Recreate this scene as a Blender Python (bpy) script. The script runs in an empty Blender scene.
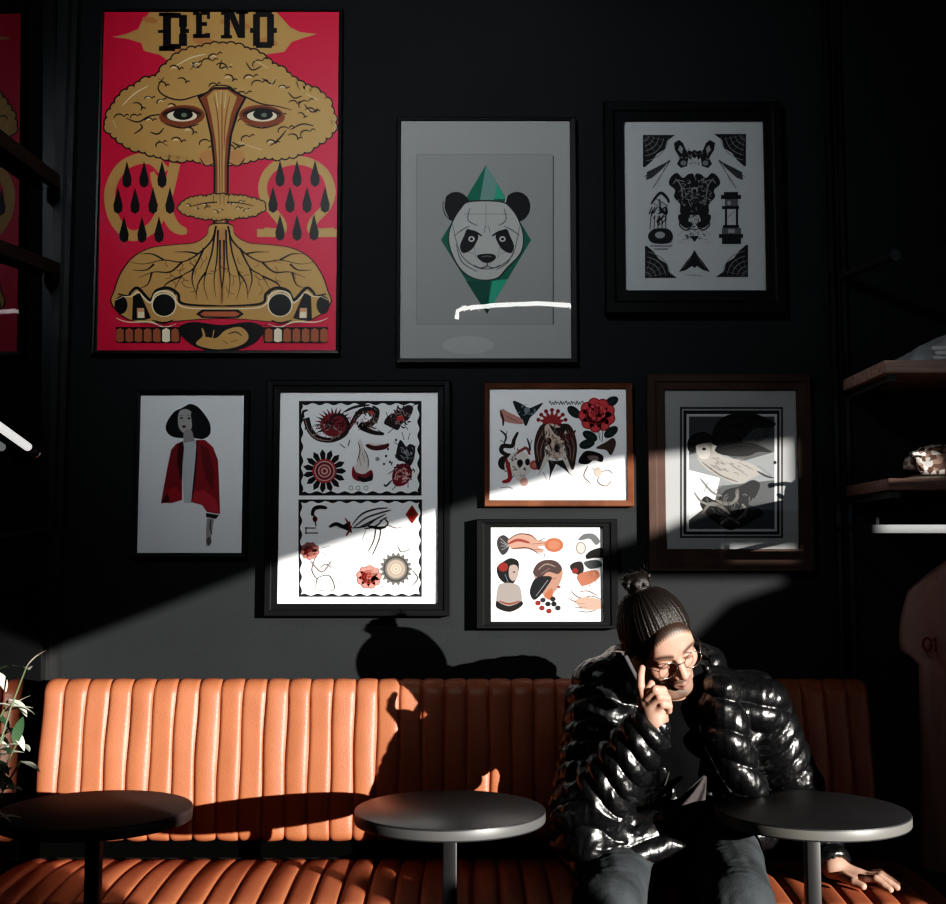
import bpy, bmesh, math, random
import numpy as np
from mathutils import Vector, Matrix, noise
from mathutils.geometry import tessellate_polygon
random.seed(7)
PI = math.pi
scene = bpy.context.scene
COL = scene.collection

# ------------------------------------------------------------------ camera
F = 1200.0
CAM = Vector((0, -3.48, 1.32)); PITCH = math.radians(5)
FW = Vector((0, math.cos(PITCH), math.sin(PITCH))); UP = Vector((0, -math.sin(PITCH), math.cos(PITCH)))
cam_data = bpy.data.cameras.new('camera'); cam = bpy.data.objects.new('camera', cam_data); COL.objects.link(cam)
cam.location = CAM; cam.rotation_euler = (PI/2 + PITCH, 0, 0)
cam_data.sensor_fit = 'HORIZONTAL'; cam_data.sensor_width = 36; cam_data.lens = 36*F/946
cam_data.clip_start = 0.02
scene.camera = cam
def ray(px, py): return Vector((1, 0, 0))*((px-473)/F) + UP*((452-py)/F) + FW
def atY(px, py, Y):
    d = ray(px, py); return CAM + d*((Y-CAM.y)/d.y)
def atX(px, py, X):
    d = ray(px, py); return CAM + d*((X-CAM.x)/d.x)

# ------------------------------------------------------------------ tags
def tag(o, label=None, cat=None, group=None, kind=None):
    if label: o['label'] = label
    if cat: o['category'] = cat
    if group: o['group'] = group
    if kind: o['kind'] = kind
    return o
def empty(name, loc=(0, 0, 0), label=None, cat=None, group=None):
    o = bpy.data.objects.new(name, None); COL.objects.link(o); o.location = loc
    o.empty_display_size = .05
    return tag(o, label, cat, group)

# ------------------------------------------------------------------ materials
def lin(c):
    if isinstance(c, str):
        c = c.lstrip('#'); c = c if len(c) == 6 else ''.join(q*2 for q in c); c = [int(c[i:i+2], 16)/255 for i in (0, 2, 4)]
    return tuple(x/12.92 if x <= .04045 else ((x+.055)/1.055)**2.4 for x in c)
_mats = {}
def mat(name, col=(.5, .5, .5), rough=.5, metal=0, spec=.5, bump=0, bscale=50, var=0, vscale=5, emit=0, coat=0, stretch=None, sheen=0):
    if name in _mats: return _mats[name]
    m = bpy.data.materials.new(name); m.use_nodes = True
    nt = m.node_tree; b = nt.nodes['Principled BSDF']
    if isinstance(col, str): col = lin(col)
    b.inputs['Base Color'].default_value = (*col[:3], 1)
    b.inputs['Roughness'].default_value = rough; b.inputs['Metallic'].default_value = metal
    b.inputs['Specular IOR Level'].default_value = spec
    b.inputs['Coat Weight'].default_value = coat; b.inputs['Coat Roughness'].default_value = .05
    b.inputs['Sheen Weight'].default_value = sheen
    if emit:
        b.inputs['Emission Color'].default_value = (*col[:3], 1); b.inputs['Emission Strength'].default_value = emit
    if bump or var:
        tc = nt.nodes.new('ShaderNodeTexCoord'); mp = nt.nodes.new('ShaderNodeMapping')
        nt.links.new(tc.outputs['Object'], mp.inputs['Vector'])
        if stretch: mp.inputs['Scale'].default_value = stretch
    if bump:
        n = nt.nodes.new('ShaderNodeTexNoise'); n.inputs['Scale'].default_value = bscale; n.inputs['Detail'].default_value = 6
        bp = nt.nodes.new('ShaderNodeBump'); bp.inputs['Strength'].default_value = bump; bp.inputs['Distance'].default_value = .01
        nt.links.new(mp.outputs['Vector'], n.inputs['Vector'])
        nt.links.new(n.outputs['Fac'], bp.inputs['Height']); nt.links.new(bp.outputs['Normal'], b.inputs['Normal'])
    if var:
        n = nt.nodes.new('ShaderNodeTexNoise'); n.inputs['Scale'].default_value = vscale; n.inputs['Detail'].default_value = 5
        nt.links.new(mp.outputs['Vector'], n.inputs['Vector'])
        r = nt.nodes.new('ShaderNodeValToRGB'); r.color_ramp.elements[0].position = .3; r.color_ramp.elements[1].position = .7
        r.color_ramp.elements[0].color = (*[c*(1-var) for c in col[:3]], 1)
        r.color_ramp.elements[1].color = (*[min(1, c*(1+var)) for c in col[:3]], 1)
        nt.links.new(n.outputs['Fac'], r.inputs['Fac']); nt.links.new(r.outputs['Color'], b.inputs['Base Color'])
    _mats[name] = m
    return m
def ink(hexcol, rough=.6):
    return mat('ink_'+hexcol.lstrip('#')+('_g' if rough < .4 else ''), hexcol, rough, spec=.25)
def glass_mat(name, strength=1.0, rough=.01):
    if name in _mats: return _mats[name]
    m = bpy.data.materials.new(name); m.use_nodes = True; nt = m.node_tree
    for n in list(nt.nodes):
        if n.type != 'OUTPUT_MATERIAL': nt.nodes.remove(n)
    out = nt.nodes[0]
    t = nt.nodes.new('ShaderNodeBsdfTransparent'); g = nt.nodes.new('ShaderNodeBsdfGlossy'); g.inputs['Roughness'].default_value = rough
    fr = nt.nodes.new('ShaderNodeFresnel'); fr.inputs['IOR'].default_value = 1.5
    mu = nt.nodes.new('ShaderNodeMath'); mu.operation = 'MULTIPLY'; mu.inputs[1].default_value = strength
    mx = nt.nodes.new('ShaderNodeMixShader')
    ge = nt.nodes.new('ShaderNodeNewGeometry'); m2 = nt.nodes.new('ShaderNodeMath'); m2.operation = 'SUBTRACT'; m2.inputs[0].default_value = 1
    m3 = nt.nodes.new('ShaderNodeMath'); m3.operation = 'MULTIPLY'
    nt.links.new(ge.outputs['Backfacing'], m2.inputs[1]); nt.links.new(m2.outputs[0], m3.inputs[0]); nt.links.new(fr.outputs[0], m3.inputs[1]); nt.links.new(m3.outputs[0], mu.inputs[0]); nt.links.new(mu.outputs[0], mx.inputs[0])
    nt.links.new(t.outputs[0], mx.inputs[1]); nt.links.new(g.outputs[0], mx.inputs[2]); nt.links.new(mx.outputs[0], out.inputs['Surface'])
    _mats[name] = m; return m

# ------------------------------------------------------------------ mesh builder
class MB:
    def __init__(s): s.v = []; s.f = []; s.m = []
    def add(s, vs, fs, mi=0):
        k = len(s.v); s.v += [tuple(v) for v in vs]
        s.f += [tuple(k+i for i in f) for f in fs]; s.m += [mi]*len(fs); return s
    def box(s, a, b, mi=0, bev=0):
        x0, y0, z0 = [min(a[i], b[i]) for i in range(3)]; x1, y1, z1 = [max(a[i], b[i]) for i in range(3)]
        if bev > 0:
            bm = bmesh.new(); r = bmesh.ops.create_cube(bm, size=1)
            for v in bm.verts: v.co = Vector(((x0+x1)/2+v.co.x*(x1-x0), (y0+y1)/2+v.co.y*(y1-y0), (z0+z1)/2+v.co.z*(z1-z0)))
            bmesh.ops.bevel(bm, geom=bm.edges[:], offset=bev, segments=3, profile=.5, affect='EDGES')
            bm.verts.index_update(); s.add([v.co[:] for v in bm.verts], [[v.index for v in f.verts] for f in bm.faces], mi); bm.free(); return s
        vs = [(x, y, z) for z in (z0, z1) for y in (y0, y1) for x in (x0, x1)]
        return s.add(vs, [(0, 2, 3, 1), (4, 5, 7, 6), (0, 1, 5, 4), (2, 6, 7, 3), (0, 4, 6, 2), (1, 3, 7, 5)], mi)
    def tube(s, pts, rad, n=12, mi=0, cap=True, flat=None):
        pts = [Vector(p) for p in pts]; k = len(pts)
        if not isinstance(rad, (list, tuple)): rad = [rad]*k
        up = None; rings = []
        for i in range(k):
            t = (pts[min(i+1, k-1)]-pts[max(i-1, 0)]).normalized()
            if up is None: up = Vector((0, 0, 1)) if abs(t.z) < .9 else Vector((1, 0, 0))
            a = t.cross(up).normalized(); b = a.cross(t).normalized(); up = b
            fl = flat or 1
            rings.append([pts[i]+a*math.cos(2*PI*j/n)*rad[i]+b*math.sin(2*PI*j/n)*rad[i]*fl for j in range(n)])
        vs = [v for r in rings for v in r]
        fs = [(i*n+j, i*n+(j+1) % n, (i+1)*n+(j+1) % n, (i+1)*n+j) for i in range(k-1) for j in range(n)]
        if cap: fs += [tuple(range(n-1, -1, -1)), tuple((k-1)*n+j for j in range(n))]
        return s.add(vs, fs, mi)
    def bar(s, a, b, w, h, upv=(0, 0, 1), mi=0):
        a = Vector(a); b = Vector(b); t = (b-a).normalized(); u = Vector(upv)
        x = t.cross(u).normalized(); u = x.cross(t).normalized()
        vs = [p+x*sx*w/2+u*sz*h/2 for p in (a, b) for sz in (-1, 1) for sx in (-1, 1)]
        return s.add(vs, [(0, 1, 3, 2), (4, 6, 7, 5), (0, 4, 5, 1), (2, 3, 7, 6), (0, 2, 6, 4), (1, 5, 7, 3)], mi)
    def lathe(s, prof, n=48, c=(0, 0, 0), mi=0):
        vs = [(c[0]+r*math.cos(2*PI*j/n), c[1]+r*math.sin(2*PI*j/n), c[2]+z) for r, z in prof for j in range(n)]
        k = len(prof)
        fs = [(i*n+j, i*n+(j+1) % n, (i+1)*n+(j+1) % n, (i+1)*n+j) for i in range(k-1) for j in range(n)]
        fs += [tuple(range(n-1, -1, -1)), tuple((k-1)*n+j for j in range(n))]
        return s.add(vs, fs, mi)
    def build(s, name, mats, parent=None, smooth=False, sharp=None, fix=True):
        me = bpy.data.meshes.new(name); 
        vs = s.v
        if parent is not None:
            off = parent_world(parent)
            vs = [(v[0]-off.x, v[1]-off.y, v[2]-off.z) for v in vs]
        me.from_pydata(vs, [], s.f)
        if not isinstance(mats, (list, tuple)): mats = [mats]
        for m in mats: me.materials.append(m)
        me.polygons.foreach_set('material_index', s.m)
        if fix:
            bm = bmesh.new(); bm.from_mesh(me); bmesh.ops.recalc_face_normals(bm, faces=bm.faces); bm.to_mesh(me); bm.free()
        if smooth:
            me.polygons.foreach_set('use_smooth', [True]*len(me.polygons))
            if sharp:
                me.set_sharp_from_angle(angle=math.radians(sharp))
        me.update()
        o = bpy.data.objects.new(name, me); COL.objects.link(o)
        if parent is not None: o.parent = parent
        return o
def parent_world(p):
    v = Vector((0, 0, 0))
    while p is not None: v += p.location; p = p.parent
    return v
def struct(o): o['kind'] = 'structure'; return o
def copy_tree(o, parent=None):
    c = o.copy(); COL.objects.link(c); c.parent = parent
    for ch in list(o.children): copy_tree(ch, c)
    return c
# ------------------------------------------------------------------ room shell
GX = -1.206                       # the dark reflective glass on the left
M_wall = mat('wall_charcoal_paint', (.0115, .0135, .0145), .75, spec=.25, bump=.12, bscale=300, var=.12, vscale=3)
M_wall2 = mat('side_wall_paint', (.03, .032, .034), .8, spec=.2)
M_floor = mat('dark_wood_floor', (.035, .022, .018), .5, var=.4, vscale=4, stretch=(1, 8, 1))
M_ceil = mat('ceiling_paint', (.04, .042, .045), .85)
M_black = mat('black_metal', (.012, .012, .013), .35, metal=.0, spec=.6)
M_steel = mat('dark_steel', (.18, .18, .185), .28, metal=1)
XR = 6.6; YF = -4.4; ZC = 3.15
struct(MB().box((GX-.1, 0, -.05), (XR, .1, ZC), 0).build('wall_back', M_wall))
struct(MB().box((GX-.1, YF-.1, -.1), (XR, .1, 0)).build('floor', M_floor))
struct(MB().box((GX-.1, YF-.1, ZC), (XR, .1, ZC+.1)).build('ceiling', M_ceil))
struct(MB().box((XR, YF-.1, 0), (XR+.1, .1, ZC)).build('wall_right', M_wall2))
# sun direction (travel)
SUN = Vector((-.95, 1.0, -.205)).normalized()
def sunmap(px, py):              # wall point -> facade plane point along the sun
    p = atY(px, py, 0); t = (YF-p.y)/SUN.y
    q = p+SUN*t; return (q.x, q.z)
TOPL = [sunmap(*p) for p in ((-420, 640), (-60, 690), (55, 650), (270, 566), (440, 512), (600, 464), (650, 456), (800, 440))]
BOTL = [sunmap(*p) for p in ((-420, 765), (-30, 775), (-5, 960), (195, 960), (215, 864), (262, 864), (280, 960), (635, 960), (655, 780), (688, 657), (748, 598), (800, 580))]
x0 = TOPL[0][0]; x1 = TOPL[-1][0]
# unseen front wall as a sun gobo; opening outline shaped to place sun patches
fr = MB()
def slab(poly, mb=None):
    mb = mb or fr; n = len(poly)
    vs = [(x, YF, z) for x, z in poly]+[(x, YF-.06, z) for x, z in poly]
    fs = [tuple(range(n)), tuple(range(2*n-1, n-1, -1))]+[(i, n+i, n+(i+1) % n, (i+1) % n) for i in range(n)]
    mb.add(vs, fs)
slab([(GX-.1, 0), (x0, 0), (x0, ZC), (GX-.1, ZC)])
slab([(x1, 0), (XR, 0), (XR, ZC), (x1, ZC)])
for (a, b) in zip(TOPL[:-1], TOPL[1:]): slab([(a[0], a[1]), (b[0], b[1]), (b[0], ZC), (a[0], ZC)])
for (a, b) in zip(BOTL[:-1], BOTL[1:]): slab([(a[0], 0), (b[0], 0), (b[0], b[1]), (a[0], a[1])])
slab([sunmap(*p) for p in ((604, 552), (650, 536), (700, 514), (718, 508), (718, 573), (640, 574), (604, 572))])  # blocker bars added in the opening to cast shadow bands on the wall
slab([sunmap(*p) for p in ((718, 512), (805, 506), (805, 546), (718, 546))]); slab([sunmap(*p) for p in ((640, 561), (805, 561), (805, 574), (640, 574))])
struct(fr.build('wall_front_gobo', M_wall2, fix=False))

# left: reflective glass with a black steel frame
def refl_glass():
    m = bpy.data.materials.new('dark_reflective_glass'); m.use_nodes = True; nt = m.node_tree
    b = nt.nodes['Principled BSDF']; b.inputs['Base Color'].default_value = (.12, .125, .13, 1)
    b.inputs['Metallic'].default_value = 1; b.inputs['Roughness'].default_value = .015
    return m
g0, g1 = GX+.018, GX-.026
struct(MB().add([(g0, YF, 0), (g0, -.03, 0), (g1, -.03, ZC), (g1, YF, ZC), (g0-.012, YF, 0), (g0-.012, -.03, 0), (g1-.012, -.03, ZC), (g1-.012, YF, ZC)], [(0, 1, 2, 3), (7, 6, 5, 4), (0, 4, 5, 1), (3, 2, 6, 7), (1, 5, 6, 2), (0, 3, 7, 4)]).build('window_1', refl_glass()))
fb = MB()
fb.box((GX-.06, -.035, 0), (GX+.028, 0, ZC)).box((GX-.02, -.065, 0), (GX+.012, -.03, ZC))
struct(fb.build('trim_1', mat('window_frame_metal', (.022, .023, .024), .4, metal=.2)))
for i, (p, q, w) in enumerate((((0, 140), (60, 184), .04), ((0, 248), (60, 271), .034), ((0, 536), (52, 530), .012))):
    a = atX(p[0]-8, p[1]-(q[1]-p[1])*8/60, GX+.012); b = atX(q[0]-4, q[1]-2, GX+.012)
    d = (a-b).normalized(); b.y = min(b.y, -.07); a = a+d*.6
    struct(MB().bar(a, b, .022, w).build('trim_%d' % (i+2), mat('window_bar', (.016, .017, .018), .6, spec=.2)))

# ------------------------------------------------------------------ lights
sun = bpy.data.lights.new('sun', 'SUN'); sun.energy = 12; sun.angle = math.radians(.4); sun.color = (1, .955, .89)
so = bpy.data.objects.new('sun', sun); COL.objects.link(so); so.rotation_euler = SUN.to_track_quat('-Z', 'Y').to_euler()
so.location = (6, -6, 3)
def area(name, loc, target, sx, sy, e, col):
    l = bpy.data.lights.new(name, 'AREA'); l.shape = 'RECTANGLE'; l.size = sx; l.size_y = sy; l.energy = e; l.color = col
    o = bpy.data.objects.new(name, l); COL.objects.link(o); o.location = loc
    o.rotation_euler = (Vector(target)-Vector(loc)).to_track_quat('-Z', 'Y').to_euler(); return o
area('window_sky_fill', (4.6, -4.25, 1.9), (0, 0, 1.6), 2.2, 1.4, 14, (.86, .94, 1))  # area lamp added as soft ambient fill, standing in for sky at the opening
sl = bpy.data.lights.new('upper_wall_fill', 'SPOT'); sl.energy = 125; sl.spot_size = math.radians(78); sl.spot_blend = 1; sl.shadow_soft_size = .035; sl.color = (.92, .97, 1)  # unseen spot added to brighten the prints on the upper wall
slo = bpy.data.objects.new('upper_wall_fill', sl); COL.objects.link(slo); slo.location = (-.5, -2.3, 3.0); slo.rotation_euler = (Vector((-.15, 0, 2.42))-slo.location).to_track_quat('-Z', 'Y').to_euler()
w = bpy.data.worlds.new('world'); scene.world = w; w.use_nodes = True
bg = w.node_tree.nodes['Background']; bg.inputs[0].default_value = (.55, .68, .85, 1); bg.inputs[1].default_value = .5
scene.view_settings.view_transform = 'Standard'; scene.view_settings.look = 'None'
vs_ = scene.view_settings; vs_.use_curve_mapping = True; cm = vs_.curve_mapping
for x_, y_ in ((.008, .0022), (.03, .015), (.09, .065), (.25, .25)): cm.curves[3].points.new(x_, y_)
cm.update()
scene.cycles.caustics_reflective = False; scene.cycles.caustics_refractive = False
scene.cycles.max_bounces = 6

# pendant tube lamp that mirrors in the glass of the panda print
Mtube = mat('lit_tube', (1, .99, .96), .4, emit=26)
yl = -3.9
def lampx(px, py):
    # mirrored in the picture glass at Y = -.02
    d = ray(px, py); t = (-.02-CAM.y)/d.y; p = CAM+d*t; d2 = Vector((d.x, -d.y, d.z)); t2 = (yl-p.y)/d2.y
    return p+d2*t2
L = [lampx(457, 319), lampx(457.5, 311), lampx(463, 308.5), lampx(500, 305), lampx(540, 303.5), lampx(575, 306), lampx(640, 308)]
pl = empty('pendant_tube_lamp', tuple(L[3]+Vector((0, 0, .1))), 'slim lit tube lamp with bent end hanging near the ceiling behind the camera', 'lamp')
MB().tube(L, .0135, 10).build('lit_tube', Mtube, pl, True)
for p in (L[3], L[5]):
    MB().tube([p+Vector((0, 0, .012)), Vector((p.x, p.y, ZC))], .002, 6).build('suspension_wire', M_black, pl)

# angled tube lamp on the left glass
a = atX(28, 447, GX+.03); b = atX(-30, 405.5, GX+.03); c = atX(46, 461, GX+.03)
g = empty('tube_lamp', tuple(c), 'white tube lamp slanting along the dark glass at the left edge', 'lamp')
MB().tube([b, a], .011, 12).build('tube', mat('white_tube', (.9, .9, .88), .4, emit=.75), g, True)
MB().tube([a, a.lerp(c, .25), a.lerp(c, .8), c], [.013, .014, .012, .007], 12).build('end_cap', M_black, g, True)
MB().tube([a.lerp(c, .35), a.lerp(c, .5)], .0145, 10).build('collar', mat('chrome', (.7, .7, .7), .15, metal=1), g, True)
MB().box((GX+.002, c.y-.02, c.z-.01), (GX+.03, c.y+.0, c.z+.01)).build('wall_bracket', M_black, g)

# ------------------------------------------------------------------ banquette
def leather(name, col):
    m = mat(name, col, .42, spec=.4, bump=.15, bscale=260, var=.10, vscale=9)
    return m
M_leather = leather('tan_leather', (.315, .104, .053))
M_seam = mat('leather_seam_piping', (.12, .035, .02), .5)
BX0, BX1 = -1.178, 1.083; NCH = 37
bench = empty('banquette_bench', ((BX0+BX1)/2, -.35, 0), 'long tan leather banquette with vertical channel tufting along the wall', 'bench')
def puff(u):      # u in channel units
    t = u-math.floor(u)
    return (max(0, 1-abs(2*t-1)**8))**.6*.7+.3*(1-(2*t-1)**2)
def channel_surface(prof, name, x0, x1, nch, amp, sub=12, ends=True):
    """prof: list of (y,z,ny,nz,k) points; channels run along it"""
    cols = nch*sub+1; vs = []; fs = []
    for i in range(cols):
        u = i/sub; x = x0+(x1-x0)*u/nch
        e = min(i, cols-1-i)/sub
        edge = (1-max(0, 1-e/.5)**2)**.5 if e < .5 else 1
        wob = .0012*math.sin(i*.37)
        for j, (y, z, ny, nz, k) in enumerate(prof):
            d = amp*k*(puff(u)-1)+wob*k
            d -= .012*(1-edge)
            vs.append((x+.0015*math.sin(z*23+int(u)*1.7)*k, y+ny*d, z+nz*d))
    n = len(prof)
    for i in range(cols-1):
        for j in range(n-1):
            fs.append((i*n+j, (i+1)*n+j, (i+1)*n+j+1, i*n+j+1))
    fs.append(tuple(range(n))); fs.append(tuple((cols-1)*n+j for j in range(n-1, -1, -1)))
    mb = MB(); mb.add(vs, fs)
    return mb.build(name, M_leather, bench, True, 60)
ZT = .985
# backrest profile, from bottom front up over the top to the back
prof = []
zb0 = .56; yf = -.205; yt = -.165
for k in range(5):
    a = k/4*PI/2
    prof.append((yf+.028*(1-math.sin(a)), zb0+.028*(1-math.cos(a)), -math.sin(a), -math.cos(a), .8))
for k in range(1, 12):
    t = k/12; prof.append((yf+(yt-yf)*t-.010*math.sin(t*PI), zb0+.028+(ZT-.05-zb0-.028)*t, -1, 0, 1))
for k in range(9):
    a = k/8*PI*.62; prof.append((yt+.05-.05*math.cos(a)+0, ZT-.05+.05*math.sin(a), -math.cos(a), math.sin(a), 1-.5*k/8))
prof.append((-.03, ZT-.012, 0, 1, .2)); prof.append((-.03, zb0, 0, -1, 0))
channel_surface(prof, 'backrest', BX0, BX1, NCH, .010)
# seat
prof = []
ys0 = -.19; ys1 = -.685; zs = .53
prof.append((ys0, zs-.11, 1, 0, 0)); prof.append((ys0, zs-.02, 0, 1, .4))
for k in range(1, 13):
    t = k/12; prof.append((ys0+(ys1+.05-ys0)*t, zs+.012*math.sin(t*PI)-.01*(1-t)**3, 0, 1, 1))
for k in range(1, 9):
    a = k/8*PI*.5; prof.append((ys1+.05-.05*math.sin(a), zs-.05+.05*math.cos(a), -math.sin(a), math.cos(a), 1))
prof.append((ys1, zs-.10, -1, 0, .6)); prof.append((ys1+.01, zs-.12, -1, 0, 0))
channel_surface(prof, 'seat', BX0, BX1+.03, NCH, .014)
MB().box((BX0+.02, -.64, .10), (BX1-.0, -.10, .41), bev=.006).build('base', M_black, bench)
MB().box((BX0+.004, -.19, .500), (BX1, -.17, .514)).build('frame_rail', mat('bench_rail', (.25, .25, .25), .35, metal=.8), bench)
MB().box((BX0+.01, -.165, .42), (BX1-.01, -.035, .56)).build('back_panel', mat('panel_matte', (.002, .002, .002), .9, spec=.03), bench)
for x in (BX0+.1, -.4, .35, BX1-.1):
    for y in (-.58, -.16): MB().tube([(x, y, 0), (x, y, .11)], [.014, .02], 12).build('leg', M_black, bench, True, 40)
# ------------------------------------------------------------------ round tables
def disc_top(r, th, c):
    b = .004; p = [(r-b, 0), (r-.001, .001), (r, b), (r, th-b), (r-.0012, th-.0012), (r-b, th)]
    return MB().lathe(p, 96, c)
def top_mat(name, col, rough, edge):
    m = mat(name, col, rough, spec=.5, var=.25, vscale=4, bump=.05, bscale=120)
    return m
def table(px, col, edgecol, label, rough, zt=.762, Y=-.745, R=.213):
    a = ray(px, 815); t = (Y-CAM.y)/a.y; X = (CAM+a*t).x
    o = empty('round_table', (X, Y, 0), label, 'table', 'small round cafe tables in front of the banquette')
    mt = top_mat('tabletop_'+str(px), col, rough, edgecol)
    me = mat('tabletop_edge_'+str(px), edgecol, .45)
    b = disc_top(R, .027, (X, Y, zt-.027))
    n = 96; 
    # side band faces use the edge material
    for i, f in enumerate(b.f):
        if n*2 <= i < n*3: b.m[i] = 1
    b.build('tabletop', [mt, me], o, True, 40)
    MB().box((X-.016, Y-.016, .02), (X+.016, Y+.016, zt-.03), bev=.003).build('column', mat('column_steel', (.012, .012, .013), .35, spec=.4), o, True, 40)
    MB().box((X-.09, Y-.012, zt-.036), (X+.09, Y+.012, zt-.027)).box((X-.012, Y-.09, zt-.036), (X+.012, Y+.09, zt-.027)).build('mounting_plate', M_black, o)
    MB().lathe([(.19, 0), (.192, .006), (.185, .011), (.03, .016), (.022, .028)], 64, (X, Y, 0)).build('base', M_black, o, True, 40)
    return o
table(95, (.018, .012, .012), (.02, .014, .014), 'black round cafe table at the far left of the banquette', .6)
table(450, (.022, .022, .024), (.07, .07, .07), 'grey round cafe table in front of the middle of the banquette', .33)
table(811, (.018, .018, .020), (.11, .107, .10), 'grey round cafe table with pale edge beside the seated man', .5)

# ------------------------------------------------------------------ plant at the left edge
M_leaf = mat('pale_leaf', (.50, .52, .44), .45, var=.25, vscale=30)
M_leafd = mat('green_leaf', (.03, .06, .03), .5)
M_stem = mat('stem', (.08, .10, .05), .6)
pc = Vector((-1.03, -1.02, 0))
pl_ = empty('potted_plant', tuple(pc), 'tall leafy plant with pale leaves at the left edge beside the glass', 'plant')
MB().lathe([(.085, 0), (.10, .02), (.12, .24), (.125, .25), (.115, .25), (.108, .235), (.02, .23)], 40, pc).build('pot', mat('pot_grey', (.12, .12, .12), .6), pl_, True, 40)
MB().lathe([(.107, 0), (.09, .012), (.02, .018)], 24, (pc.x, pc.y, .222)).build('soil', mat('soil', (.02, .014, .01), .95, bump=.5), pl_, True)
def leaf(mb, p, d, ln, w, droop=.4, mi=0):
    d = Vector(d).normalized(); side = d.cross(Vector((0, 0, 1)))
    if side.length < .1: side = Vector((1, 0, 0))
    side.normalize(); n = 7; vs = []; q = Vector(p); dd = d.copy()
    up = side.cross(d).normalized()
    for i in range(n+1):
        t = i/n; ww = w*math.sin(PI*min(1, t*.92+.06))**.8*(1-t*.25)
        vs += [q-side*ww+up*ww*.3, q, q+side*ww+up*ww*.3]
        q = q+dd*ln/n; dd = (dd+Vector((0, 0, -droop/n))).normalized()
    fs = []
    for i in range(n):
        for k in range(2): fs.append((i*3+k, i*3+k+1, (i+1)*3+k+1, (i+1)*3+k))
    mb.add(vs, fs, mi)
lf = MB(); st = MB(); rnd = random.Random(3)
tips = [(-6, 672, -.80), (26, 668, -.86), (8, 700, -.82), (8, 728, -.86), (16, 745, -.88), (20, 762, -.86), (4, 712, -.8), (-8, 735, -.8)]
for (px, py, Y) in tips:
    e = atY(px, py, Y); b = Vector((pc.x+rnd.uniform(-.03, .03), pc.y+rnd.uniform(-.03, .03), .235))
    m1 = b.lerp(e, .5)+Vector((-.07, -.02, .12))
    if m1.x < GX+.05: m1.x = GX+.05
    pts = [b*(1-t)**2+m1*2*t*(1-t)+e*t*t for t in [k/8 for k in range(9)]]
    st.tube(pts, [.0035-.0002*k for k in range(9)], 6)
    for t in (5, 6, 7, 8):
        for s_ in range(2):
            d = Vector((rnd.uniform(-.6, 1.0), rnd.uniform(-.5, .5), rnd.uniform(-.5, .5)))
            if pts[t].x + d.x*.06 < GX+.02: d.x = abs(d.x)
            leaf(lf, pts[t], d, rnd.uniform(.04, .07), rnd.uniform(.012, .019), rnd.uniform(.2, .9), 0 if rnd.random() < .75 else 1)
st.build('stems', M_stem, pl_, True); lf.build('leaves', [M_leaf, M_leafd], pl_, True, fix=False)

# ------------------------------------------------------------------ right: wall shelving
M_wood = mat('walnut_board', (.24, .15, .12), .45, var=.3, vscale=6, stretch=(1, 12, 12), bump=.05, bscale=60)
sx = 1.075; SF = -.375
zu = atY(890, 360, SF).z; zl = atY(890, 478, SF).z; zr = atY(890, 529, SF+.02).z
su = empty('wall_shelf', (sx, -.02, 0), 'black wall shelving with two brown wooden shelves and a clothes rail at the right edge', 'shelf')
for x in (sx-.022, sx+.012):
    MB().box((x-.006, -.022, .35), (x+.006, -.001, 3.0)).build('upright', mat('upright_metal', (.05, .052, .055), .3, metal=.8), su)
MB().box((1.9, -.022, .35), (1.912, -.001, 3.0)).build('upright', M_black, su)
for z, wm in ((zu, .034), (zl, .032)):
    s_ = MB().box((sx, SF, z-wm), (1.95, -.025, z), bev=.003).build('shelf', M_wood if z == zl else mat('walnut_board_lit', (.5, .34, .28), .45, var=.3, vscale=6, stretch=(1, 12, 12)), su, True, 40)  # upper board's wood lightened to stand in for light that misses it
    for x in (sx+.03, 1.88):
        MB().box((x-.012, SF+.03, z-wm-.018), (x+.012, -.02, z-wm-.0)).build('bracket', mat('bracket_metal', (.10, .10, .10), .5, metal=.3), s_)
MB().box((1.035, SF+.008, zr-.011), (1.95, SF+.018, zr+.011)).build('clothes_rail', mat('rail_metal', (.13, .135, .14), .45, metal=.3), su)
for x in (1.05, 1.93):
    MB().box((x-.004, SF+.012, zr-.006), (x+.004, SF+.02, zr+.03)).box((x-.004, SF+.012, zr+.0), (x+.004, -.001, zr+.012)).build('rail_bracket', M_black, su)
a = atY(843, 277, -.02); b = atY(893, 256, -.27)
MB().tube([a, a.lerp(b, .5), b], .014, 14).tube([b, b+(b-a).normalized()*.012], .017, 14).build('hanging_arm', mat('arm_metal', (.03, .03, .032), .35), su, True, 40)
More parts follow.
